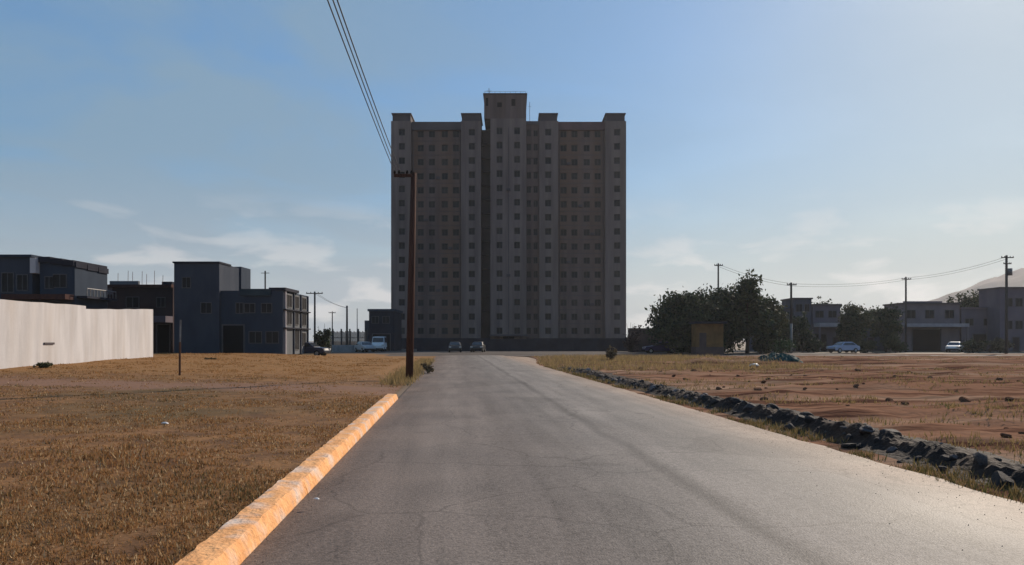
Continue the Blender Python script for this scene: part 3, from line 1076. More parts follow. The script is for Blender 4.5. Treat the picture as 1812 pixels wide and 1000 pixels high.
# windows: the two lowest-row hundred are single parts, the rest one part
def win_mb(mb, w, h, r_=0, dx=0, dy=0, dz=0, pm=1):
    hw, hh = w / 2, h / 2
    mb.add([(dx - hw, dy, dz - hh), (dx + hw, dy, dz - hh), (dx + hw, dy, dz + hh), (dx - hw, dy, dz + hh)], [(0, 1, 2, 3)], pm)
    fr = .055
    for (a, b_, c_, d_) in ((-hw, hw, -hh, -hh + fr), (-hw, hw, hh - fr, hh), (-hw, -hw + fr, -hh + fr, hh - fr), (hw - fr, hw, -hh + fr, hh - fr), (-.02, .02, -hh + fr, hh - fr)):
        mb.box(dx + a, dx + b_, dy - .05, dy - .003, dz + c_, dz + d_, 0)
wl = sorted(win_list, key=lambda q: (round(q[2], 2), q[0]))
wproto = {}
rest = MB()
for i, (c, y, z, w) in enumerate(wl):
    if i < 100:
        key = (round(w, 2), random.choice((1, 1, 1, 2)))
        if key not in wproto:
            b = MB(); win_mb(b, w, WH, pm=key[1])
            o = b.build('window', ['frame', 'pane', 'curtain'], tower)
            wproto[key] = o
        else:
            o = wproto[key].copy(); COL.objects.link(o); o.parent = tower
        o.location = (c, y, z)
    else:
        win_mb(rest, w, WH, 0, c, y, z, random.choice((1, 1, 1, 2)))
o = rest.build('window', ['frame', 'pane', 'curtain'], tower)
o['kind'] = 'stuff'
o['label'] = 'small dark square windows of the upper storeys'

for (a, b_, yf) in ((727, 816, 1.3), (988, 1071, 1.3)):
    for k in range(15):
        tbox('ledge', 'cornice', tx(a) + .003, tx(b_) - .003, yf - .05, yf - .003, ROWS[k] - 1.42, ROWS[k] - 1.34)
for px, yf in ((729.5, 1.3), (813.5, 1.3), (990.5, 1.3), (1068.5, 1.3), (900, -.9)):
    dp = MB()
    dp.tube([(tx(px), yf - .09, 2.2), (tx(px), yf - .09, ZT - 1.6)], .07, 6)
    dp.build('downpipe', 'cornice', tower)
aproto = None
for k, (px, row, yf) in enumerate(((774, 3, 1.3), (752, 6, 1.3), (796, 8, 1.3), (774, 11, 1.3), (1007, 2, 1.3), (1028, 5, 1.3), (1049, 7, 1.3), (1007, 9, 1.3), (1049, 12, 1.3), (899.5, 4, -.9), (899.5, 10, -.9))):
    if aproto is None:
        ab = MB(); ab.box(-.38, .38, -.32, -.003, -.25, .25)
        aproto = ab.build('air_conditioner', 'cornice', tower); o = aproto
    else:
        o = aproto.copy(); COL.objects.link(o); o.parent = tower
    o.location = (tx(px), yf, ROWS[row] - .35)

# ----------------------------------------------------------------- generic house pieces (facing the camera, local front at y=0)
def hbox(parent, name, m, x0, x1, y0, y1, z0, z1):
    b = MB(); b.box(x0, x1, y0, y1, z0, z1)
    return b.build(name, m, parent)
def hwin(parent, x, z, w, h, y=0.0, frame='frame', pane='pane'):
    b = MB()
    hw, hh, fr = w / 2, h / 2, .07
    for (a, b_, c_, d_) in ((-hw - fr, hw + fr, -hh - fr, -hh), (-hw - fr, hw + fr, hh, hh + fr), (-hw - fr, -hw, -hh, hh), (hw, hw + fr, -hh, hh)):
        b.box(a, b_, -.06, 0, c_, d_)
    b.box(-.03, .03, -.035, -.012, -hh, hh)
    o = b.build('window', frame, parent, loc=(x, y - .002, z))
    p = MB()
    p.box(-hw, hw, -.012, 0, -hh, hh)
    p.build('pane', pane, o)
    return o
def hdoor(parent, name, m, x0, x1, z0, z1, y=0.0):
    b = MB(); b.box(x0, x1, y - .03, y - .003, z0, z1)
    o = b.build(name, m, parent)
    f = MB()
    f.box(x0 - .12, x0, y - .09, y - .003, z0, z1 + .12); f.box(x1, x1 + .12, y - .09, y - .003, z0, z1 + .12); f.box(x0, x1, y - .09, y - .003, z1, z1 + .12)
    f.build('frame', 'frame', o)
    return o

# house A: behind the white wall, stepped parapet falling to the right
YA = 60.0
hA = thing('house', 'dark two storey house behind the white wall with a stepped roofline', 'house', (0, YA, .3))
zo = .3
hbox(hA, 'wall', 'slate_wall', PX(-70, YA), PX(57, YA), 0, 10, 0, PZ(455, YA) - zo)
hbox(hA, 'roof_slab', 'navy_wall', PX(-72, YA), PX(59, YA), -.25, 10.2, PZ(455, YA) - zo + .001, PZ(451, YA) - zo)
hbox(hA, 'pilaster', 'white_wall', PX(58.5, YA), PX(68.5, YA), -.40, .4, PZ(484, YA) - zo, PZ(457, YA) - zo)
xa, xb = PX(69, YA) + .003, PX(131, YA)
dA = xb / (190 - CX) * FPX - YA
w = MB()
zl, zr = PZ(457, YA) - zo, PZ(463, YA) - zo
w.add([(xa, .1, 0), (xb, .1, 0), (xb, dA, 0), (xa, dA, 0), (xa, .1, zl), (xb, .1, zr), (xb, dA, zr - .1), (xa, dA, zl)],
      [(4, 5, 6, 7), (0, 1, 5, 4), (1, 2, 6, 5), (2, 3, 7, 6), (3, 0, 4, 7)])
w.build('wall', 'navy_wall', hA)
for k in range(3):
    x0_, x1_ = xa + (xb - xa) * k / 3, xa + (xb - xa) * (k + 1) / 3
    zt = PZ(454.5 + 3 * k, YA) - zo
    hbox(hA, 'coping', 'dark_wall', x0_, x1_ - .004, -.1, dA, zt - .45, zt)
for k in range(3):
    zt = PZ(463 + k * 1.2, YA) - zo
    hbox(hA, 'coping', 'dark_wall', xb - .003, xb + .12, .1 + dA * k / 3, dA * (k + 1) / 3 - .004, zt - .45, zt)
hbox(hA, 'eave', 'tile', PX(20, YA), PX(131, YA), -1.2, -.02, PZ(531, YA) - zo, PZ(522, YA) - zo)
hwin(hA, PX(14, YA), PZ(500, YA) - zo, .9, 1.5)
hwin(hA, PX(5, YA) - 1.2, PZ(500, YA) - zo, .5, 1.5, frame='pale_trim')
hwin(hA, PX(40, YA), PZ(500, YA) - zo, .8, 1.2)
hwin(hA, PX(105, YA), PZ(497, YA) - zo, 1.0, 1.0, .1)
hwin(hA, PX(86, YA), PZ(500, YA) - zo, .6, .9, .1)
# railed balcony along the right hand side
hbox(hA, 'balcony', 'dark_wall', xb + .003, xb + .85, .4, dA, PZ(527, YA) - zo, PZ(523, YA) - zo)
bal = MB()
for k in range(10):
    y = .45 + (dA - .55) * k / 9
    bal.tube([(xb + .8, y, PZ(523, YA) - zo), (xb + .8, y, PZ(510, YA) - zo)], .035, 5)
bal.tube([(xb + .8, .45, PZ(510, YA) - zo), (xb + .8, dA - .1, PZ(510, YA) - zo)], .05, 6)
bal.build('railing', 'metal', hA)

# house B: low brown house with unfinished reinforcement bars on the roof
YB = 74.5
hB = thing('house', 'low dark brown house with thin bars standing on its flat roof', 'house', (0, YB, .3))
hbox(hB, 'wall', 'brown_wall', PX(190, YB), PX(306, YB), 0, 9, 0, PZ(509, YB) - zo)
hbox(hB, 'roof_slab', 'tile', PX(189, YB), PX(306.5, YB), -.4, 9.2, PZ(509, YB) - zo + .001, PZ(504, YB) - zo)
hbox(hB, 'parapet', 'grey_wall', PX(192, YB), PX(243, YB), .2, .5, PZ(504, YB) - zo + .001, PZ(497, YB) - zo)
tk = hbox(hB, 'roof_block', 'dark_wall', PX(278, YB), PX(296, YB), 1, 3, PZ(504, YB) - zo + .001, PZ(497, YB) - zo)
hbox(hB, 'pilaster', 'mauve_wall', PX(190.5, YB), PX(199, YB), -.1, -.003, PZ(521, YB) - zo, PZ(506, YB) - zo)
for px, tp in ((203, 482), (221, 478), (229, 480), (246, 479), (254, 484), (268, 478), (283, 486)):
    r_ = MB()
    r_.tube([(PX(px, YB), .6, PZ(505, YB) - zo), (PX(px, YB) + .02, .6, PZ(tp, YB) - zo)], .022, 5)
    r_.build('bar', 'rust', hB)
hbox(hB, 'awning', 'mauve_wall', PX(273, YB), PX(306, YB), -1.6, -.003, PZ(571, YB) - zo, PZ(560, YB) - zo)
hdoor(hB, 'door', 'black', PX(279, YB), PX(300, YB), 0, PZ(575, YB) - zo)
hwin(hB, PX(235, YB), PZ(535, YB) - zo, 1.2, 1.0)
hwin(hB, PX(285, YB), PZ(535, YB) - zo, .8, .9)

# house C: stepped navy house
YC = 68.0
hC = thing('house', 'dark navy three storey house with a tall square block', 'house', (0, YC, .3))
xl, xm_, xr_ = PX(308, YC), PX(388, YC), PX(499, YC)
d1, dC = 2.6, -xr_ * FPX / (CX - 545) - YC
hbox(hC, 'wall', 'slate_wall', xl, xm_, 0, d1, 0, PZ(466, YC) - zo)
hbox(hC, 'roof_slab', 'dark_wall', xl - .08, xm_ + .08, -.15, d1 + .1, PZ(466, YC) - zo + .001, PZ(463, YC) - zo)
hbox(hC, 'rear_block', 'slate_wall', xl + .3, xm_ - .05, d1 + .101, d1 + 2.6, 0, PZ(465, YC) - zo)
hbox(hC, 'rear_block', 'navy_wall', xl + .3, xm_ + .12, d1 + 2.61, 7.8, 0, PZ(462, YC) - zo)
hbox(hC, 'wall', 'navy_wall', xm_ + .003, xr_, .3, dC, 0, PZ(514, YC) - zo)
hbox(hC, 'parapet', 'teal_wall', PX(424, YC), PX(478, YC), .1, .295, PZ(523, YC) - zo, PZ(511, YC) - zo)
hbox(hC, 'roof_slab', 'dark_wall', PX(474, YC), xr_ + .25, .25, 4.6, PZ(514, YC) - zo + .004, PZ(508.5, YC) - zo)
# right hand side: sunlight painted as a lighter grey panel; corner posts, ledges, windows
hbox(hC, 'sunlit_side_panel', 'grey_wall', xr_ + .003, xr_ + .03, .45, dC - .05, 0, PZ(517, YC) - zo)
for f_ in (.02, .36, .66, .97):
    y = .45 + (dC - .7) * f_
    hbox(hC, 'post', 'pale_trim' if f_ == .02 else 'slate_wall', xr_ + .031, xr_ + .16, y, y + .22, 0, PZ(515, YC) - zo)
for py in (546, 579):
    hbox(hC, 'ledge', 'dark_wall', xr_ + .032, xr_ + .30, .3, dC, PZ(py + 2, YC) - zo, PZ(py, YC) - zo)
def side_win(y, z, w_, h_):
    b_ = MB(); b_.box(0, .06, -w_ / 2 - .07, w_ / 2 + .07, h_ / 2, h_ / 2 + .07); b_.box(0, .06, -w_ / 2 - .07, w_ / 2 + .07, -h_ / 2 - .07, -h_ / 2)
    b_.box(0, .06, -w_ / 2 - .07, -w_ / 2, -h_ / 2, h_ / 2); b_.box(0, .06, w_ / 2, w_ / 2 + .07, -h_ / 2, h_ / 2); b_.box(.012, .035, -.03, .03, -h_ / 2, h_ / 2)
    o = b_.build('window', 'frame', hC, loc=(xr_ + .033, y, z))
    p_ = MB(); p_.box(.001, .012, -w_ / 2, w_ / 2, -h_ / 2, h_ / 2); p_.build('pane', 'pane', o)
for f_, py, w_, h_ in ((.2, 531, 1.3, 1.1), (.5, 531, 1.2, 1.1), (.82, 531, 1.2, 1.1), (.2, 562, 1.3, 1.1), (.5, 562, 1.0, 1.1), (.82, 562, 1.2, 1.1), (.5, 600, 1.3, 2.0), (.82, 600, 1.0, 1.2)):
    side_win(.45 + (dC - .7) * f_, PZ(py, YC) - zo, w_, h_)
hdoor(hC, 'garage_opening', 'black', PX(389, YC) + .2, PX(429, YC), 0, PZ(576, YC) - zo, .3)
for px, py, ww, hh in ((330, 500, .7, .9), (365, 545, .9, .9), (440, 545, .9, .8), (470, 545, .9, .8), (450, 597, 1.1, 1.0), (480, 597, 1.1, 1.0), (422, 545, .6, .9)):
    hwin(hC, PX(px, YC), PZ(py, YC) - zo, ww, hh, 0 if px < 388 else .3)
an = MB()
an.tube([(PX(450, YC), 3, PZ(517, YC) - zo), (PX(450, YC), 3, PZ(474, YC) - zo)], .07, 6)
an.tube([(PX(450, YC) - .4, 3, PZ(478, YC) - zo), (PX(450, YC) + .4, 3, PZ(478, YC) - zo)], .03, 5)
an.build('antenna', 'far_pole', hC)

# small dark house left of the tower
YD = 115.0
hD = thing('house', 'small dark two storey house against the left edge of the tower', 'house', (0, YD, 0))
hbox(hD, 'wall', 'dark_wall', PX(653, YD), PX(697, YD), 0, 8, 0, PZ(551, YD))
hbox(hD, 'roof_slab', 'navy_wall', PX(651, YD), PX(699, YD), -.3, 8.3, PZ(551, YD) + .001, PZ(547, YD))
hbox(hD, 'side_block', 'slate_wall', PX(644, YD), PX(653, YD) - .003, .5, 7, 0, PZ(567, YD))
hwin(hD, PX(664, YD), PZ(566, YD), 1.0, 1.0)
hwin(hD, PX(683, YD), PZ(566, YD), 1.0, 1.0)
hdoor(hD, 'garage_opening', 'black', PX(660, YD), PX(690, YD), 0, 2.6)

# ----------------------------------------------------------------- walls, fence
# white wall with one step down in its top
wall = thing('boundary_wall', 'whitewashed boundary wall with a stepped top at the left edge', 'wall', (0, 0, 0))
A = Vector((PX(-75, 29.2), 29.2)); Mid = Vector((PX(152, 39.5), 39.5)); B_ = Vector((PX(271, 49), 49))
def wall_panel(p, q, zt0, zt1, th=.22):
    d = (q - p).normalized(); nrm = Vector((-d.y, d.x)) * th
    mb = MB()
    n_ = 10
    vs = []
    for k in range(n_ + 1):
        f = k / n_
        c = p + (q - p) * f
        e = c + nrm
        zt = zt0 + (zt1 - zt0) * f + .03 * fb(k * .9, zt0, 5)
        vs += [(c.x, c.y, -.1), (c.x, c.y, zt), (e.x, e.y, zt), (e.x, e.y, -.1)]
    fs = []
    for k in range(n_):
        a = k * 4
        fs += [(a, a + 4, a + 5, a + 1), (a + 1, a + 5, a + 6, a + 2), (a + 2, a + 6, a + 7, a + 3)]
    fs += [(0, 1, 2, 3), (n_ * 4 + 3, n_ * 4 + 2, n_ * 4 + 1, n_ * 4)]
    mb.add(vs, fs)
    return mb.build('wall_panel', 'white_wall', wall)
wall_panel(A, Mid - (Mid - A).normalized() * .003, PZ(524, 29.2), PZ(541.5, 39.5))
wall_panel(Mid, B_, PZ(547, 39.5), PZ(547.5, 49))
# dark slot in the wall (small vent with a drip ledge)
d_ = (B_ - A).normalized()
pv = A + (Mid - A) * .60
vt = MB()
nrm2 = Vector((d_.y, -d_.x))
dd = (Mid - A).normalized(); nn = Vector((dd.y, -dd.x))
c0 = pv + nn * .003
zv = PZ(608, pv.y)
for (l, h0, h1, o_) in ((.9, -.05, .05, .05),):
    p0, p1 = c0, c0 + dd * l
    q0, q1 = p0 + nn * o_, p1 + nn * o_
    vt.add([(p0.x, p0.y, zv + h0), (p1.x, p1.y, zv + h0), (q1.x, q1.y, zv + h0), (q0.x, q0.y, zv + h0),
            (p0.x, p0.y, zv + h1), (p1.x, p1.y, zv + h1), (q1.x, q1.y, zv + h1), (q0.x, q0.y, zv + h1)],
           [(0, 1, 2, 3), (7, 6, 5, 4), (0, 4, 5, 1), (1, 5, 6, 2), (2, 6, 7, 3), (3, 7, 4, 0)])
vt.build('ledge', 'tower_dark', wall)

def box_wall(name, label, m, x0, x1, Y, th, z1, cop=None, cat='wall', z0=0):
    r_ = thing(name, label, cat, ((x0 + x1) / 2, Y, z0))
    w_ = (x1 - x0) / 2
    hbox(r_, 'panel', m, -w_, w_, 0, th, 0, z1)
    if cop:
        hbox(r_, 'coping', cop, -w_ - .05, w_ + .05, -.06, th + .06, z1 + .001, z1 + .10)
    np_ = max(2, int((x1 - x0) / 4))
    for k in range(np_ + 1):
        x = -w_ + .15 + (2 * w_ - .3) * k / np_
        hbox(r_, 'post', m, x - .16, x + .16, -.08, -.003, 0, z1)
    return r_
box_wall('boundary_wall', 'low dark boundary wall in front of the tower', 'dark_wall', PX(738, 112), PX(1112, 112), 112, .25, 1.75, 'dark_wall')
box_wall('boundary_wall', 'brown wall between the tower and the dark trees', 'adobe', PX(1112, 104), PX(1236, 104), 104, .3, PZ(582, 104), 'cornice')
box_wall('boundary_wall', 'low pale grey wall under the slatted fence', 'concrete', PX(588, 104), PX(655, 104), 104, .25, 1.0)
fn = thing('fence', 'tall slatted brown fence between the far poles left of the tower', 'fence', (0, 108, 0))
for k in range(6):
    x = PX(574 + k * 15, 108)
    hbox(fn, 'post', 'far_pole', x - .09, x + .09, -.09, .09, 0, PZ(582, 108))
for k in range(5):
    x0_, x1_ = PX(574 + k * 15, 108) + .1, PX(589 + k * 15, 108) - .1
    pn_ = MB()
    ns = 7
    for j in range(ns):
        a = x0_ + (x1_ - x0_) * j / ns
        pn_.box(a, a + (x1_ - x0_) / ns * .78, -.02, .02, .1, PZ(586 + (j * 7 % 3), 108))
    pn_.box(x0_, x1_, .022, .06, .6, .7); pn_.box(x0_, x1_, .022, .06, 2.0, 2.1)
    pn_.build('slat_panel', 'fence', fn)

# ----------------------------------------------------------------- houses on the right
YR = 115.0
def rhouse(name, label, m, p0, p1, ptop, Y=YR, roof='cornice', wins=(), awn=None, door=None, gar=None, dep=5, par=None):
    r_ = thing(name, label, 'house', (PX((p0 + p1) / 2, Y), Y, 0))
    cx = PX((p0 + p1) / 2, Y)
    X = lambda p: PX(p, Y) - cx
    hbox(r_, 'wall', m, X(p0), X(p1), 0, dep, 0, PZ(ptop + 2.5, Y))
    hbox(r_, 'roof_slab', roof, X(p0) - .15, X(p1) + .15, -.25, dep + .2, PZ(ptop + 2.5, Y) + .001, PZ(ptop, Y))
    if par:
        hbox(r_, 'parapet', par[0], X(par[1]), X(par[2]), .1, .4, PZ(ptop, Y) + .001, PZ(par[3], Y))
    for (px, py, w_, h_) in wins:
        hwin(r_, X(px), PZ(py, Y), w_, h_)
    if awn:
        hbox(r_, 'awning', awn[0], X(awn[1]), X(awn[2]), -2.2, -.003, PZ(awn[4], Y), PZ(awn[3], Y))
        for px in (awn[1] + 1.5, awn[2] - 1.5):
            c_ = MB(); c_.box(X(px) - .12, X(px) + .12, -2.1, -1.86, 0, PZ(awn[4], Y) - .001); c_.build('post', m, r_)
    if gar:
        hdoor(r_, 'garage_opening', 'black', X(gar[0]), X(gar[1]), 0, PZ(gar[2], Y))
    if door:
        hdoor(r_, 'door', 'brown_wall', X(door), X(door) + .95, 0, 2.1)
    return r_
rhouse('house', 'dark slate house half hidden by trees left of the pale pole', 'blue_wall', 1338, 1402, 546, wins=((1352, 565, 1.1, 1.1), (1385, 565, 1.1, 1.1)), door=1368)
rhouse('house', 'dark blue grey house with a flat roof right of the pale pole', 'blue_wall', 1404, 1436, 527, wins=((1414, 545, .9, 1.1), (1428, 545, .7, 1.1)), gar=(1408, 1428, 592))
rhouse('house', 'grey mauve house with a pale awning beside the olive tree', 'mauve_wall', 1438, 1487, 538, wins=((1450, 556, 1.2, 1.0), (1473, 556, 1.2, 1.0)), awn=('pale_trim', 1440, 1486, 572, 579), gar=(1444, 1462, 592), door=1474)
rhouse('house', 'low slate house tucked between the two right hand trees', 'slate_wall', 1488, 1590, 566, Y=119, wins=((1515, 585, 1.1, 1.0), (1548, 585, 1.1, 1.0)), door=1535)
rhouse('house', 'wide lilac house with a long canopy over a dark carport', 'lilac_wall', 1593, 1698, 536, wins=((1612, 556, 1.3, 1.2), (1645, 556, 1.3, 1.2), (1680, 556, 1.3, 1.2)), awn=('pale_trim', 1588, 1700, 573, 579), gar=(1615, 1664, 583), par=('mauve_wall', 1600, 1668, 533))
rhouse('house', 'low plain mauve house under the hill right of the canopy house', 'mauve_wall', 1701, 1767, 544, wins=((1715, 570, 1.2, 1.0), (1748, 570, 1.2, 1.0)), gar=(1722, 1745, 592), roof='lilac_wall')
rhouse('house', 'tall grey house at the far right edge behind the high pole', 'mauve_wall', 1769, 1840, 508, Y=112, wins=((1785, 535, 1.0, 1.2), (1803, 535, 1.0, 1.2), (1785, 575, 1.0, 1.2), (1803, 575, 1.0, 1.2)), door=1792)

sh = thing('shed', 'small ochre yellow shed in front of the dark trees', 'shed', (PX(1256, 84), 84, .0))
hw = PX(1280, 84) - PX(1256, 84)
hbox(sh, 'wall', 'ochre', -hw, hw, 0, 2.2, .9, PZ(573, 84))
hbox(sh, 'base', 'adobe', -hw - .05, hw + .05, -.06, 2.25, 0, .9)
hbox(sh, 'roof_slab', 'dark_wall', -hw - .3, hw + .3, -.5, 2.5, PZ(573, 84) + .001, PZ(569, 84))
hbox(sh, 'door', 'adobe', -hw + .35, -hw + 1.15, -.03, -.003, .9, 2.5)

# ----------------------------------------------------------------- poles and cables
def pole(name, label, px, Y, top_py, z0, rad, m, arms=(), lowm=None, group=None, lean=0.0, extra=None):
    X = PX(px, Y)
    Ht = PZ(top_py, Y) - z0
    r_ = thing(name, label, 'utility pole', (X, Y, z0), 0, group)
    s_ = MB()
    if lowm:
        s_.tube([(0, 0, -.3), (0, 0, Ht * .42)], [rad, rad * .92], 10)
        s_.build('base', lowm, r_, smooth=True)
        s_ = MB()
        s_.tube([(0, 0, Ht * .42), (lean, 0, Ht)], [rad * .91, rad * .7], 10)
    else:
        s_.tube([(0, 0, -.3), (lean * .5, 0, Ht * .5), (lean, 0, Ht)], [rad, rad * .87, rad * .72], 12)
    s_.build('shaft', m, r_, smooth=True)
    for (dz, hw_, off) in arms:
        a_ = MB()
        a_.box(lean + off - hw_, lean + off + hw_, -rad * .72 - .10, -rad * .72 - .003, Ht - dz - .06, Ht - dz + .06)
        ao = a_.build('crossarm', m, r_)
        for k in (-.92, -.45, .45, .92):
            i_ = MB()
            x = lean + off + hw_ * k
            i_.tube([(x, -rad * .72 - .05, Ht - dz + .061), (x, -rad * .72 - .05, Ht - dz + .12), (x, -rad * .72 - .05, Ht - dz + .2)], [.03, .055, .03], 8)
            i_.build('insulator', 'ceramic', ao)
    if extra == 'transformer':
        t_ = MB()
        t_.tube([(lean + .42, 0, Ht - 2.6), (lean + .42, 0, Ht - 1.7)], .3, 12)
        t_.build('transformer', 'metal', r_, smooth=True)
    return r_, Vector((X + lean, Y, z0 + Ht))
PY_ = 29.6
p0, tip = pole('utility_pole', 'tall rusty brown wooden pole at the left edge of the road', 724, PY_, 306, .02, .155, 'wood_pole', arms=((.14, .36, -.40),), lean=.18)
_, q1 = pole('utility_pole', 'dark pole with a crossarm beside the bush left of the tower', 557, 98, 516, 0, .15, 'far_pole', arms=((.25, 1.1, 0),), group='distant poles')
_, q2 = pole('utility_pole', 'thick dark pole without crossarm in front of the slatted fence', 614, 106, 541, 0, .17, 'far_pole', group='distant poles')
_, q3 = pole('utility_pole', 'faint thin pole with a short crossarm behind the slatted fence', 588, 150, 551, 0, .13, 'far_pole', arms=((.3, .7, 0),), group='distant poles')
_, q4 = pole('utility_pole', 'faintest thin plain pole nearest the small dark house', 632, 150, 546, 0, .10, 'pale_pole', group='distant poles')
_, r1 = pole('utility_pole', 'dark pole rising out of the dark tree crowns', 1271, 97, 466, 0, .14, 'far_pole', arms=((.3, .55, 0),), group='distant poles')
_, r2 = pole('utility_pole', 'pole with a pale lower half beside the dark trees', 1400, 93, 500, 0, .17, 'far_pole', arms=((.3, .6, 0),), lowm='pale_pole', group='distant poles')
_, r3 = pole('utility_pole', 'dark pole at the left corner of the wide canopy house', 1603, 110, 490, 0, .16, 'far_pole', arms=((.35, .7, 0),), group='distant poles')
_, r4 = pole('utility_pole', 'highest pole with a transformer near the right edge', 1781, 96, 452, 0, .19, 'far_pole', arms=((.3, .8, 0), (1.1, .5, 0)), group='distant poles', extra='transformer')

def cable(label, a, b, sag, rad, group):
    a, b = Vector(a), Vector(b)
    pts = []
    n_ = 28
    for k in range(n_ + 1):
        f = k / n_
        p = a.lerp(b, f)
        p.z -= sag * 4 * f * (1 - f)
        pts.append(p)
    mb = MB()
    mb.tube(pts, rad, 6)
    o = mb.build('overhead_cable', 'cable', smooth=True)
    return tag(o, label, 'cable', group)
for off, lab in ((-.76, 'upper left overhead cable running from the rusty pole over the road'), (-.66, 'inner overhead cable running from the rusty pole over the road'), (-.52, 'lowest overhead cable of the bundle over the road')):
    cable(lab, tip + Vector((off, -.17, .06)), (tip.x + off + SL * 42, tip.y - 42, tip.z + .1), .42 if off < -.6 else .60, .014, 'cables over the road')
for k, dz in enumerate((0.05, -.25)):
    cable('thin cable between the distant poles on the right', r1 + Vector((0, -.2, dz - .2)), r2 + Vector((0, -.2, dz - .2)), .35, .018, 'cables between the right hand poles')
    cable('thin cable between the distant poles on the right', r2 + Vector((0, -.2, dz - .2)), r3 + Vector((0, -.2, dz - .2)), .45, .018, 'cables between the right hand poles')
    cable('thin cable between the distant poles on the right', r3 + Vector((0, -.2, dz - .2)), r4 + Vector((0, -.2, dz - .2)), .45, .018, 'cables between the right hand poles')
    cable('thin cable between the distant poles left of the tower', q1 + Vector((.3 * k, -.2, -.2)), q2 + Vector((.1 * k, -.2, -.3)), .3, .016, 'cables left of the tower')
# thin stake in the field
stk = thing('stake', 'thin rusty stake standing in the dry lot left of the pole', 'stake', (PX(318, 30), 30, hfield(PX(318, 30), 30)))
s_ = MB(); s_.tube([(0, 0, -.1), (.01, 0, 1.35)], [.045, .04], 7); s_.build('base', 'rust', stk)
s_ = MB(); s_.tube([(.01, 0, 1.35), (.03, 0, 2.25)], [.035, .03], 7); s_.build('tip', 'metal', stk)

# ----------------------------------------------------------------- vehicles
def car_mesh(paint, kind='car'):
    if kind == 'car':
        lower = [(-2.1, .32), (-2.12, .62), (-1.95, .86), (-1.0, .95), (1.55, .98), (2.05, .90), (2.12, .6), (2.08, .32)]
        cab = [(-1.05, .95), (-.35, 1.42), (1.0, 1.46), (1.7, .98)]
        hwid, top_in = .86, .20
    else:
        lower = [(-2.3, .35), (-2.35, .8), (-2.2, 1.15), (-1.6, 1.25), (2.3, 1.28), (2.36, .8), (2.34, .35)]
        cab = [(-1.65, 1.25), (-1.0, 2.15), (2.15, 2.2), (2.3, 1.28)]
        hwid, top_in = .95, .10
    b = MB()
    def ext(pr, wf):
        n_ = len(pr)
        vs = [(-wf(z), y, z) for y, z in pr] + [(wf(z), y, z) for y, z in pr]
        fs = [tuple(range(n_)), tuple(range(2 * n_ - 1, n_ - 1, -1))]
        for k in range(n_):
            k2 = (k + 1) % n_
            fs.append((k, k + n_, k2 + n_, k2))
        return vs, fs
    zc0, zc1 = cab[0][1], cab[1][1]
    vs, fs = ext(lower, lambda z: hwid * (1 - .05 * abs(z - .65) / .35))
    b.add(vs, fs)
    vs2, fs2 = ext(cab, lambda z: (hwid - .04) - top_in * max(0, (z - zc0) / (zc1 - zc0)))
    b.add(vs2, fs2)
    return b, cab, hwid, top_in, zc0, zc1
def car(label, loc, rz, paint, kind='car', cat='car', name='parked_car'):
    r_ = thing(name, label, cat, loc, rz, 'parked vehicles far down the road')
    b, cab, hw_, ti, z0_, z1_ = car_mesh(paint, kind)
    bo_ = b.build('body', paint, r_)
    bv = bo_.modifiers.new('soft', 'BEVEL'); bv.width = .06; bv.segments = 2; bv.limit_method = 'ANGLE'
    def wf(z): return (hw_ - .04) - ti * (z - z0_) / (z1_ - z0_)
    def quad(y0, za, y1, zb, inset):
        g_ = MB()
        f0, f1 = .12, .88
        ya, yb = y0 + (y1 - y0) * f0, y0 + (y1 - y0) * f1
        z_a, z_b = za + (zb - za) * f0, za + (zb - za) * f1
        nrm_ = Vector((0, -(zb - za), (y1 - y0))).normalized()
        if (nrm_.y > 0) != (y0 > 0):
            nrm_ = -nrm_
        o_ = nrm_ * .012
        wa, wb = wf(z_a) - .09, wf(z_b) - .07
        g_.add([(-wa, ya + o_.y, z_a + abs(o_.z)), (wa, ya + o_.y, z_a + abs(o_.z)), (wb, yb + o_.y, z_b + abs(o_.z)), (-wb, yb + o_.y, z_b + abs(o_.z))], [(0, 1, 2, 3)])
        return g_
    (a0, a1, a2, a3) = cab
    quad(a0[0], a0[1], a1[0], a1[1], 0).build('windscreen', 'glass', r_)
    quad(a3[0], a3[1], a2[0], a2[1], 0).build('rear_window', 'glass', r_)
    for sgn in (-1, 1):
        g_ = MB()
        zb, zt = z0_ + .06, z1_ - .07
        def yl(z): return a0[0] + (a1[0] - a0[0]) * (z - z0_) / (z1_ - z0_)
        def yr(z): return a3[0] + (a2[0] - a3[0]) * (z - z0_) / (z1_ - z0_)
        g_.add([(sgn * (wf(zb) + .012), yl(zb) + .14, zb), (sgn * (wf(zb) + .012), yr(zb) - .14, zb), (sgn * (wf(zt) + .012), yr(zt) - .1, zt), (sgn * (wf(zt) + .012), yl(zt) + .1, zt)], [(0, 1, 2, 3)])
        g_.build('side_window', 'glass', r_)
        for y in ((-1.35, 1.32) if kind == 'car' else (-1.5, 1.5)):
            w_ = MB(); w_.tube([(sgn * (hw_ - .2), y, .32), (sgn * (hw_ + .012), y, .32)], .32, 16)
            wo = w_.build('wheel', 'tyre', r_)
            w_ = MB(); w_.tube([(sgn * (hw_ + .013), y, .32), (sgn * (hw_ + .022), y, .32)], .19, 12)
            w_.build('rim', 'rim', wo)
        l_ = MB()
        fy = -2.09 if kind == 'car' else -2.34
        zl_ = .66 if kind == 'car' else .85
        l_.box(sgn * hw_ * .78 - .15, sgn * hw_ * .78 + .15, fy - .045, fy + .1, zl_, zl_ + .16)
        l_.build('headlight', 'lamp', r_)
    bp = MB(); fy = -2.12 if kind == 'car' else -2.36
    bp.box(-hw_ * .9, hw_ * .9, fy - .05, fy + .06, .34, .5)
    bp.build('bumper', 'tyre', r_)
    return r_
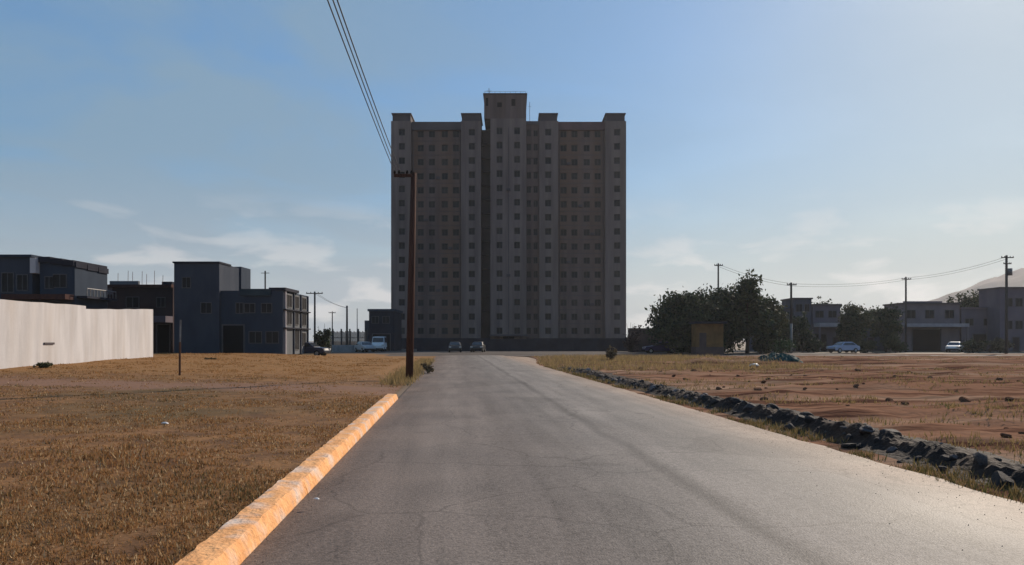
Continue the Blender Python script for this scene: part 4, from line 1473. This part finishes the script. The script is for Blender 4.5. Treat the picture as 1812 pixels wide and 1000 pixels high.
car('white parked van facing the road in front of the small dark house', (PX(671, 109), 109, .02), R(4), 'car_white', 'van', 'van', 'parked_van')
car('dark car facing the camera before the low dark wall, left one of two', (PX(805, 101), 101, .02), R(5), 'car_black')
car('dark car facing the camera straight before the tower entrance canopy', (PX(846, 103), 103, .02), R(-4), 'car_black')
car('dark navy car parked beside the right corner of the navy house', (PX(545, 76), 76, .0), R(80), 'car_navy')
car('deep indigo car parked sideways before the brown wall', (PX(1168, 94), 94, 0), R(-88), 'car_indigo')
car('bright white car parked beside the dark carport', (PX(1689, 104), 104, 0), R(-38), 'car_white')
car('pale blue car parked in front of the olive tree', (PX(1492, 99), 99, 0), R(-70), 'car_pale_blue')
car('small silver car standing before the pale low wall', (PX(648, 103), 102, .02), R(30), 'car_silver')

# ----------------------------------------------------------------- bits lying about
tp = MB()
vs, fs = [], []
Yt = 47.5
nx_, ny_ = 26, 12
for j in range(ny_ + 1):
    for i in range(nx_ + 1):
        x = PX(1380, Yt) + (i / nx_ - .5) * 2.6
        y = Yt + (j / ny_ - .5) * 1.3
        e = math.sin(math.pi * i / nx_) * math.sin(math.pi * j / ny_)
        vs.append((x + .08 * fb(i * .4, j * .4, 1), y + .08 * fb(i * .4, j * .4, 5), hdirt(x, y) + .03 + .34 * max(0.0, e) ** .6 * (.7 + .6 * fb(i * .28, j * .35, 9))))
for j in range(ny_):
    for i in range(nx_):
        q = j * (nx_ + 1) + i
        fs.append((q, q + 1, q + nx_ + 2, q + nx_ + 1))
tp.add(vs, fs)
tag(tp.build('plastic_sheet', 'tarp'), 'crumpled teal sheet thrown over a heap on the bare lot', 'sheet')
def scrap(label, px, py, Y, s, m):
    vs, fs = icos(2)
    x = PX(px, Y)
    z = hfield(x, Y) if x < 0 else hdirt(x, Y)
    mb = MB()
    mb.add([(v.x * s * 1.5 * (1 + .4 * fb(v.x, v.y, v.z)), v.y * s * (1 + .4 * fb(v.z, v.x, 3)), max(-.3, v.z) * s * .7 * (1 + .5 * fb(v.y, v.z, 7))) for v in vs], fs)
    return tag(mb.build('litter', m, loc=(x, Y, z + s * .25)), label, 'litter')
scrap('pale scrap of litter in the dry lot below the green patch', 292, 762, 13.2, .045, 'white_plastic')
scrap('white bag lying left of the teal sheet on the bare lot', 1335, 656, 43, .20, 'white_plastic')
scrap('pale scrap lying near the kerb in the dry lot', 560, 880, 7.0, .02, 'white_plastic')

# ----------------------------------------------------------------- hill
def hhill(x, y):
    h = 112 * math.exp(-((x - 900) / 270) ** 2) * math.exp(-((y - 1150) / 420) ** 2)
    h += 55 * math.exp(-((x - 1250) / 350) ** 2) * math.exp(-((y - 1300) / 400) ** 2)
    return -2 + h * (1 + .22 * fb(x * .006, y * .006, 3, 6)) 
vs, fs = [], []
nx_, ny_ = 110, 70
for j in range(ny_):
    for i in range(nx_):
        x, y = 250 + 1500 * i / (nx_ - 1), 600 + 1300 * j / (ny_ - 1)
        vs.append((x, y, hhill(x, y)))
for j in range(ny_ - 1):
    for i in range(nx_ - 1):
        q = j * nx_ + i
        fs.append((q, q + 1, q + nx_ + 1, q + nx_))
hl = MB(); hl.add(vs, fs)
struct(hl.build('hill', 'hill', smooth=True))

# ----------------------------------------------------------------- the dusty air
hzm = bpy.data.materials.new('haze_air')
hzm.use_nodes = True
ht = hzm.node_tree
ht.nodes.clear()
ho = N(ht, 'ShaderNodeOutputMaterial')
hv = N(ht, 'ShaderNodeVolumePrincipled')
hv.inputs['Color'].default_value = (.86, .88, .92, 1)
hv.inputs['Density'].default_value = .00018
hv.inputs['Anisotropy'].default_value = .35
ht.links.new(hv.outputs[0], ho.inputs['Volume'])
hb = MB(); hb.box(-1610, 1810, -210, 2310, -3.5, 175)
hz = hb.build('haze', hzm)
hz['kind'] = 'stuff'
hz['label'] = 'pale dusty haze in the air over the whole place'
hz['category'] = 'haze'
